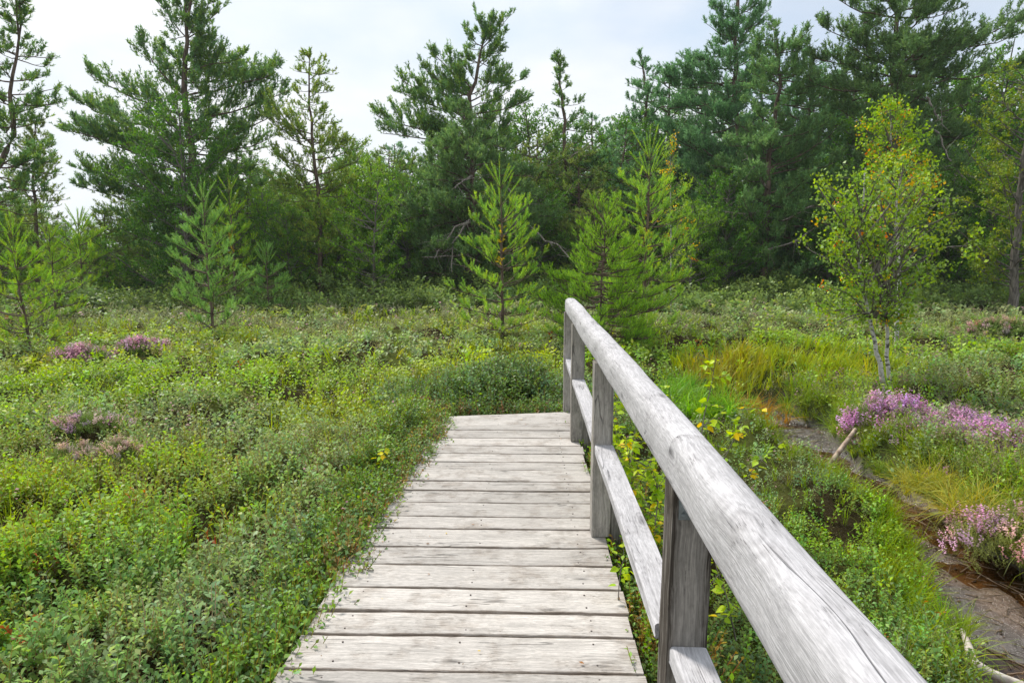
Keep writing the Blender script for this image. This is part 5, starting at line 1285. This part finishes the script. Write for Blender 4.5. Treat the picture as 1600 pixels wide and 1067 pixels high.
# ------------------------------------------------------------------ birches
def birch(px_list, Yd, r0s, outline, label, seed, n_limbs, size, orange=0.2, tilt=0, sb=4.2, gap=0.075, cols=None, grp='birches behind the stream'):
    r = np.random.RandomState(seed); stems = [np.array([at_y(a_, b_, Yd + 0.12 * i) for a_, b_ in pl_]) for i, pl_ in enumerate(px_list)]
    base = stems[0][0].copy(); base[2] = float(terrain(np.array(base[0]), np.array(base[1]))) - 0.05
    root = empty('birch_tree', base, label, 'birch', grp); wood, crown, stem_ = MB(), MB(), MB()
    TT = []
    for s_, r0 in zip(stems, r0s):
        s_[0, 2] = base[2]; T = path_interp(s_, np.linspace(0, 1, 20)); T[1:-1] += r.normal(0, 0.006, (18, 3)); TT.append(T)
        tubes(stem_, T[None], (r0 * (1 - 0.85 * np.linspace(0, 1, 20)))[None], (1, 1, 1), 9)
    ol = [(at_y(800, py, Yd)[2], at_y(xl, py, Yd)[0], at_y(xr, py, Yd)[0]) for py, xl, xr in outline]
    oz, oxl, oxr = (np.array([o[k] for o in ol])[::-1] for k in range(3))
    z = np.linspace(oz[0], oz[-1], n_limbs); az = np.arange(n_limbs) * 2.4 + r.rand(n_limbs)
    S, E = [], []
    for zz, a in zip(z, az):
        T = TT[r.randint(len(TT))]; xl, xr = np.interp(zz, oz, oxl), np.interp(zz, oz, oxr)
        tx = np.interp(zz, T[:, 2], T[:, 0]); half = max(0.05, (xr - tx) if math.cos(a) > 0 else (tx - xl)); rr_ = r.uniform(0.4, 1.03)
        e = np.array([tx + math.cos(a) * half * rr_, T[0, 1] + math.sin(a) * (xr - xl) / 2 * 0.8 * rr_, zz])
        L = np.hypot(half, 0.3) * rr_; zs_ = np.clip(zz - math.tan(r.uniform(0.5, 0.95)) * L, T[0, 2] + 0.35 * (T[-1, 2] - T[0, 2]), T[-1, 2] - 0.03)
        S.append([np.interp(zs_, T[:, 2], T[:, k]) for k in range(3)]); E.append(e)
    S, E = np.array(S), np.array(E)
    cols = cols or [(0.17, 0.25, 0.05), (0.20, 0.27, 0.05), (0.13, 0.21, 0.05), (0.16, 0.23, 0.08)]
    def cf(p, c):
        n = len(p); o_ = r.rand(n) < orange * (0.35 + 1.6 * fbm(p[:, 0] * 2.2, p[:, 2] * 2.2, 6)); c[o_] = np.array([0.50, 0.33, 0.04]) * r.uniform(0.7, 1.2, (o_.sum(), 1))
        o2 = r.rand(n) < orange * 0.16; c[o2] = (0.48, 0.17, 0.05); return c
    grow(r, wood, crown, S, E, 0.009 * np.linalg.norm(E - S, axis=1) + 0.003, BIRL, size, cols, sag=-0.10, sb=sb, sblen=0.30, updir=-0.05, tuft_gap=gap, flat=0.3, tmin=0.25, colfn=cf, crook=0.08)
    stem_.obj('trunk', M_birchbark, root, smooth=True, origin=base); wood.obj('limbs', M_greybark, root, smooth=True, origin=base)
    crown.obj('crown', M_leaf, root, origin=base); return root
birch([[(1385, 627), (1376, 580), (1366, 530), (1352, 470), (1340, 400), (1350, 300), (1352, 262)], [(1392, 625), (1386, 560), (1387, 490), (1388, 420), (1400, 340), (1405, 280)]], 8.35, (0.036, 0.030),
      [(262, 1335, 1420), (285, 1290, 1440), (320, 1262, 1485), (350, 1268, 1508), (375, 1262, 1512), (410, 1275, 1490), (445, 1280, 1430), (475, 1260, 1400), (500, 1250, 1380), (512, 1250, 1330)],
      'twin stemmed birch with yellowing leaves beside the stream', 51, 92, 0.18, 0.028, gap=0.08)
birch([[(1404, 495), (1405, 430), (1400, 330), (1393, 240), (1392, 172)]], 12.5, (0.042,),
      [(168, 1380, 1402), (190, 1350, 1425), (225, 1335, 1440), (265, 1350, 1462), (300, 1345, 1465), (340, 1340, 1455)],
      'slim white stemmed birch rising behind the twin stemmed one', 52, 60, 0.22, 0.10, gap=0.08, cols=[(0.15, 0.24, 0.05), (0.19, 0.27, 0.05)])
birch([[(1050, 445), (1048, 330), (1047, 225)]], 19, (0.02,), [(222, 1042, 1052), (260, 1032, 1064), (320, 1025, 1080), (380, 1040, 1110), (420, 1050, 1120)], 'thin yellowing birch between the young pines and the forked pine', 53, 26, 0.20, 0.12, sb=3.5, gap=0.12)

# saplings close to the railing
def sapling(pts, label, seed, n_leaf=40, L=0.05, r0=0.005, spread=0.12, cols=None, side=6, grp='birch saplings round the boardwalk'):
    r = np.random.RandomState(seed); base = np.array(pts[0], float); P = path_interp(np.array(pts, float), np.linspace(0, 1, 12))
    root = empty('birch_sapling', base, label, 'sapling', grp); wood, lf = MB(), MB()
    tubes(wood, P[None], np.linspace(r0, r0 * 0.3, 12)[None], (1, 1, 1), 5)
    ends = []; tips = []
    for k in range(side):
        s0 = P[r.randint(2, 11)]; a = r.rand() * 6.28; e = s0 + np.array([math.cos(a) * spread, math.sin(a) * spread, r.uniform(0.0, 0.9) * spread]) * r.uniform(0.6, 1.5)
        tips.append(np.array([s0 + (e - s0) * t for t in np.linspace(0, 1, 4)]))
    if tips: tubes(wood, np.array(tips), np.tile(np.linspace(r0 * 0.5, r0 * 0.2, 4), (len(tips), 1)), (1, 1, 1), 4)
    cols = cols or [(0.26, 0.36, 0.06), (0.33, 0.40, 0.06), (0.20, 0.30, 0.05)]
    for k in range(n_leaf):
        if tips and r.rand() < 0.6: q_ = tips[r.randint(len(tips))]; p = path_interp(q_, np.array([r.uniform(0.2, 1)]))[0]
        else: p = path_interp(P, np.array([r.uniform(0.25, 1)]))[0]
        a = r.rand() * 6.28; d = nrm(np.array([math.cos(a), math.sin(a), r.uniform(-1.0, 0.3)])); s_ = L * r.uniform(0.6, 1.15); up = nrm(UPZ + r.normal(0, .5, 3))
        sd_ = nrm(np.cross(d, up)); nn = np.cross(sd_, d); p = p + d * 0.012
        rows = [(0, 0), (0.18, 0.30), (0.42, 0.36), (0.75, 0.17), (1, 0)]
        V_ = [p]; 
        for t, w_ in rows[1:-1]: V_ += [p + d * s_ * t + sd_ * s_ * w_ + nn * s_ * 0.08, p + d * s_ * t - nn * s_ * 0.02 * t, p + d * s_ * t - sd_ * s_ * w_ + nn * s_ * 0.08]
        V_.append(p + d * s_)
        c = np.array(cols[r.randint(len(cols))]) * r.uniform(0.75, 1.2)
        if r.rand() < 0.08: c = np.array([0.5, 0.36, 0.04])
        V_ = np.array(V_); lf.add(V_, np.array([[0, 1, 2], [0, 2, 3], [7, 10, 8], [8, 10, 9]]), c); lf.add(V_, np.array([[1, 4, 5, 2], [2, 5, 6, 3], [4, 7, 8, 5], [5, 8, 9, 6]]), c)
    wood.obj('stem', M_greybark, root, origin=base); lf.obj('leaves', M_leaf, root, origin=base)
def px_path(lst, Yd): return [at_y(a_, b_, Yd) for a_, b_ in lst]
sapling(px_path([(1088, 740), (1100, 650), (1112, 600), (1119, 556)], 4.6), 'tallest birch sapling with yellow green leaves right of the top rail', 61, 46, 0.062, 0.006, 0.13, side=6)
sapling(px_path([(1105, 780), (1130, 720), (1155, 670), (1163, 628)], 4.4), 'sapling leaning over the muddy pool beside the top rail', 62, 46, 0.06, 0.005, 0.14, side=7)
sapling(px_path([(1110, 790), (1160, 750), (1195, 715), (1228, 685)], 4.3), 'low sapling twig reaching right across the muddy pool', 63, 34, 0.055, 0.004, 0.10, side=5)
sapling(px_path([(1062, 720), (1052, 650), (1045, 600)], 4.9), 'sapling half hidden behind the top rail', 64, 34, 0.055, 0.004, 0.12, side=5)
sapling(px_path([(1005, 860), (990, 790), (985, 740), (978, 680)], 3.7), 'leafy sapling growing between the middle posts', 65, 230, 0.05, 0.005, 0.2, side=20)
sapling(px_path([(1030, 900), (1022, 830), (1030, 770), (1015, 720)], 3.3), 'dense yellow green sapling behind the middle rail', 66, 220, 0.048, 0.005, 0.18, side=20)
sapling(px_path([(985, 760), (965, 700), (958, 650), (962, 610)], 4.6), 'small sapling seen through the railing near the middle post', 67, 150, 0.05, 0.004, 0.2, side=14)
sapling(px_path([(965, 960), (968, 900), (975, 870), (972, 830)], 2.75), 'little sapling poking up at the edge of the boards', 68, 16, 0.042, 0.003, 0.06, side=4)
sapling(px_path([(1150, 1000), (1135, 930), (1120, 890)], 2.7), 'sapling with large leaves behind the nearest post', 69, 30, 0.05, 0.004, 0.10, side=5)
sapling(px_path([(560, 780), (575, 740), (590, 715), (602, 700)], 4.5), 'yellow leaved sapling among the bushes on the left edge of the boards', 70, 34, 0.05, 0.004, 0.10, [(0.45, 0.42, 0.04), (0.34, 0.38, 0.05), (0.2, 0.3, 0.05)], side=5)

# a few fallen leaves on the boards
mb = MB(); n = 46
u_ = np.concatenate([DECK_L + rs.exponential(0.10, 30), rs.uniform(DECK_L, DECK_R, 16)]).clip(DECK_L + 0.02, DECK_R - 0.03); v_ = rs.uniform(1.9, 6.0, n)
pos = np.stack([U[0] * u_ + V[0] * v_, U[1] * u_ + V[1] * v_, np.full(n, 0.005)], 1)
lp = np.array([[0, 0, 0], [0.5, 0.28, 0.12], [1, 0, 0.03], [0.5, -0.28, 0.10]], float)
cc = np.array([(0.30, 0.16, 0.06), (0.22, 0.12, 0.06), (0.40, 0.30, 0.06), (0.12, 0.08, 0.05)])[rs.randint(0, 4, n)]
scatter(mb, lp, QF, pos, rot_to(np.tile(UPZ, (n, 1)) + rs.normal(0, 0.08, (n, 3)), rs.rand(n) * 6.28), rs.uniform(0.008, 0.024, n), cc)
tag(mb.obj('fallen_leaves', M_leaf), 'scattered small brown and yellow leaves lying on the boards', 'fallen leaves', kind='stuff')

# ------------------------------------------------------------------ light haze in the air between here and the wood
bv, bf = boxv(-62, 62, -6, 75, -1.9, 19)
mb = MB(); mb.add(bv, bf, (1, 1, 1))
hz_m, n_, l_ = newmat('haze_air')
ho = n_.new('ShaderNodeOutputMaterial'); pv_ = n_.new('ShaderNodeVolumePrincipled')
pv_.inputs['Color'].default_value = (0.86, 0.93, 1.0, 1); pv_.inputs['Density'].default_value = 0.0005; pv_.inputs['Anisotropy'].default_value = 0.2
l_.new(pv_.outputs[0], ho.inputs['Volume'])
hz = mb.obj('haze', hz_m); tag(hz, 'faint pale haze in the air in front of the wood', 'haze', kind='stuff')
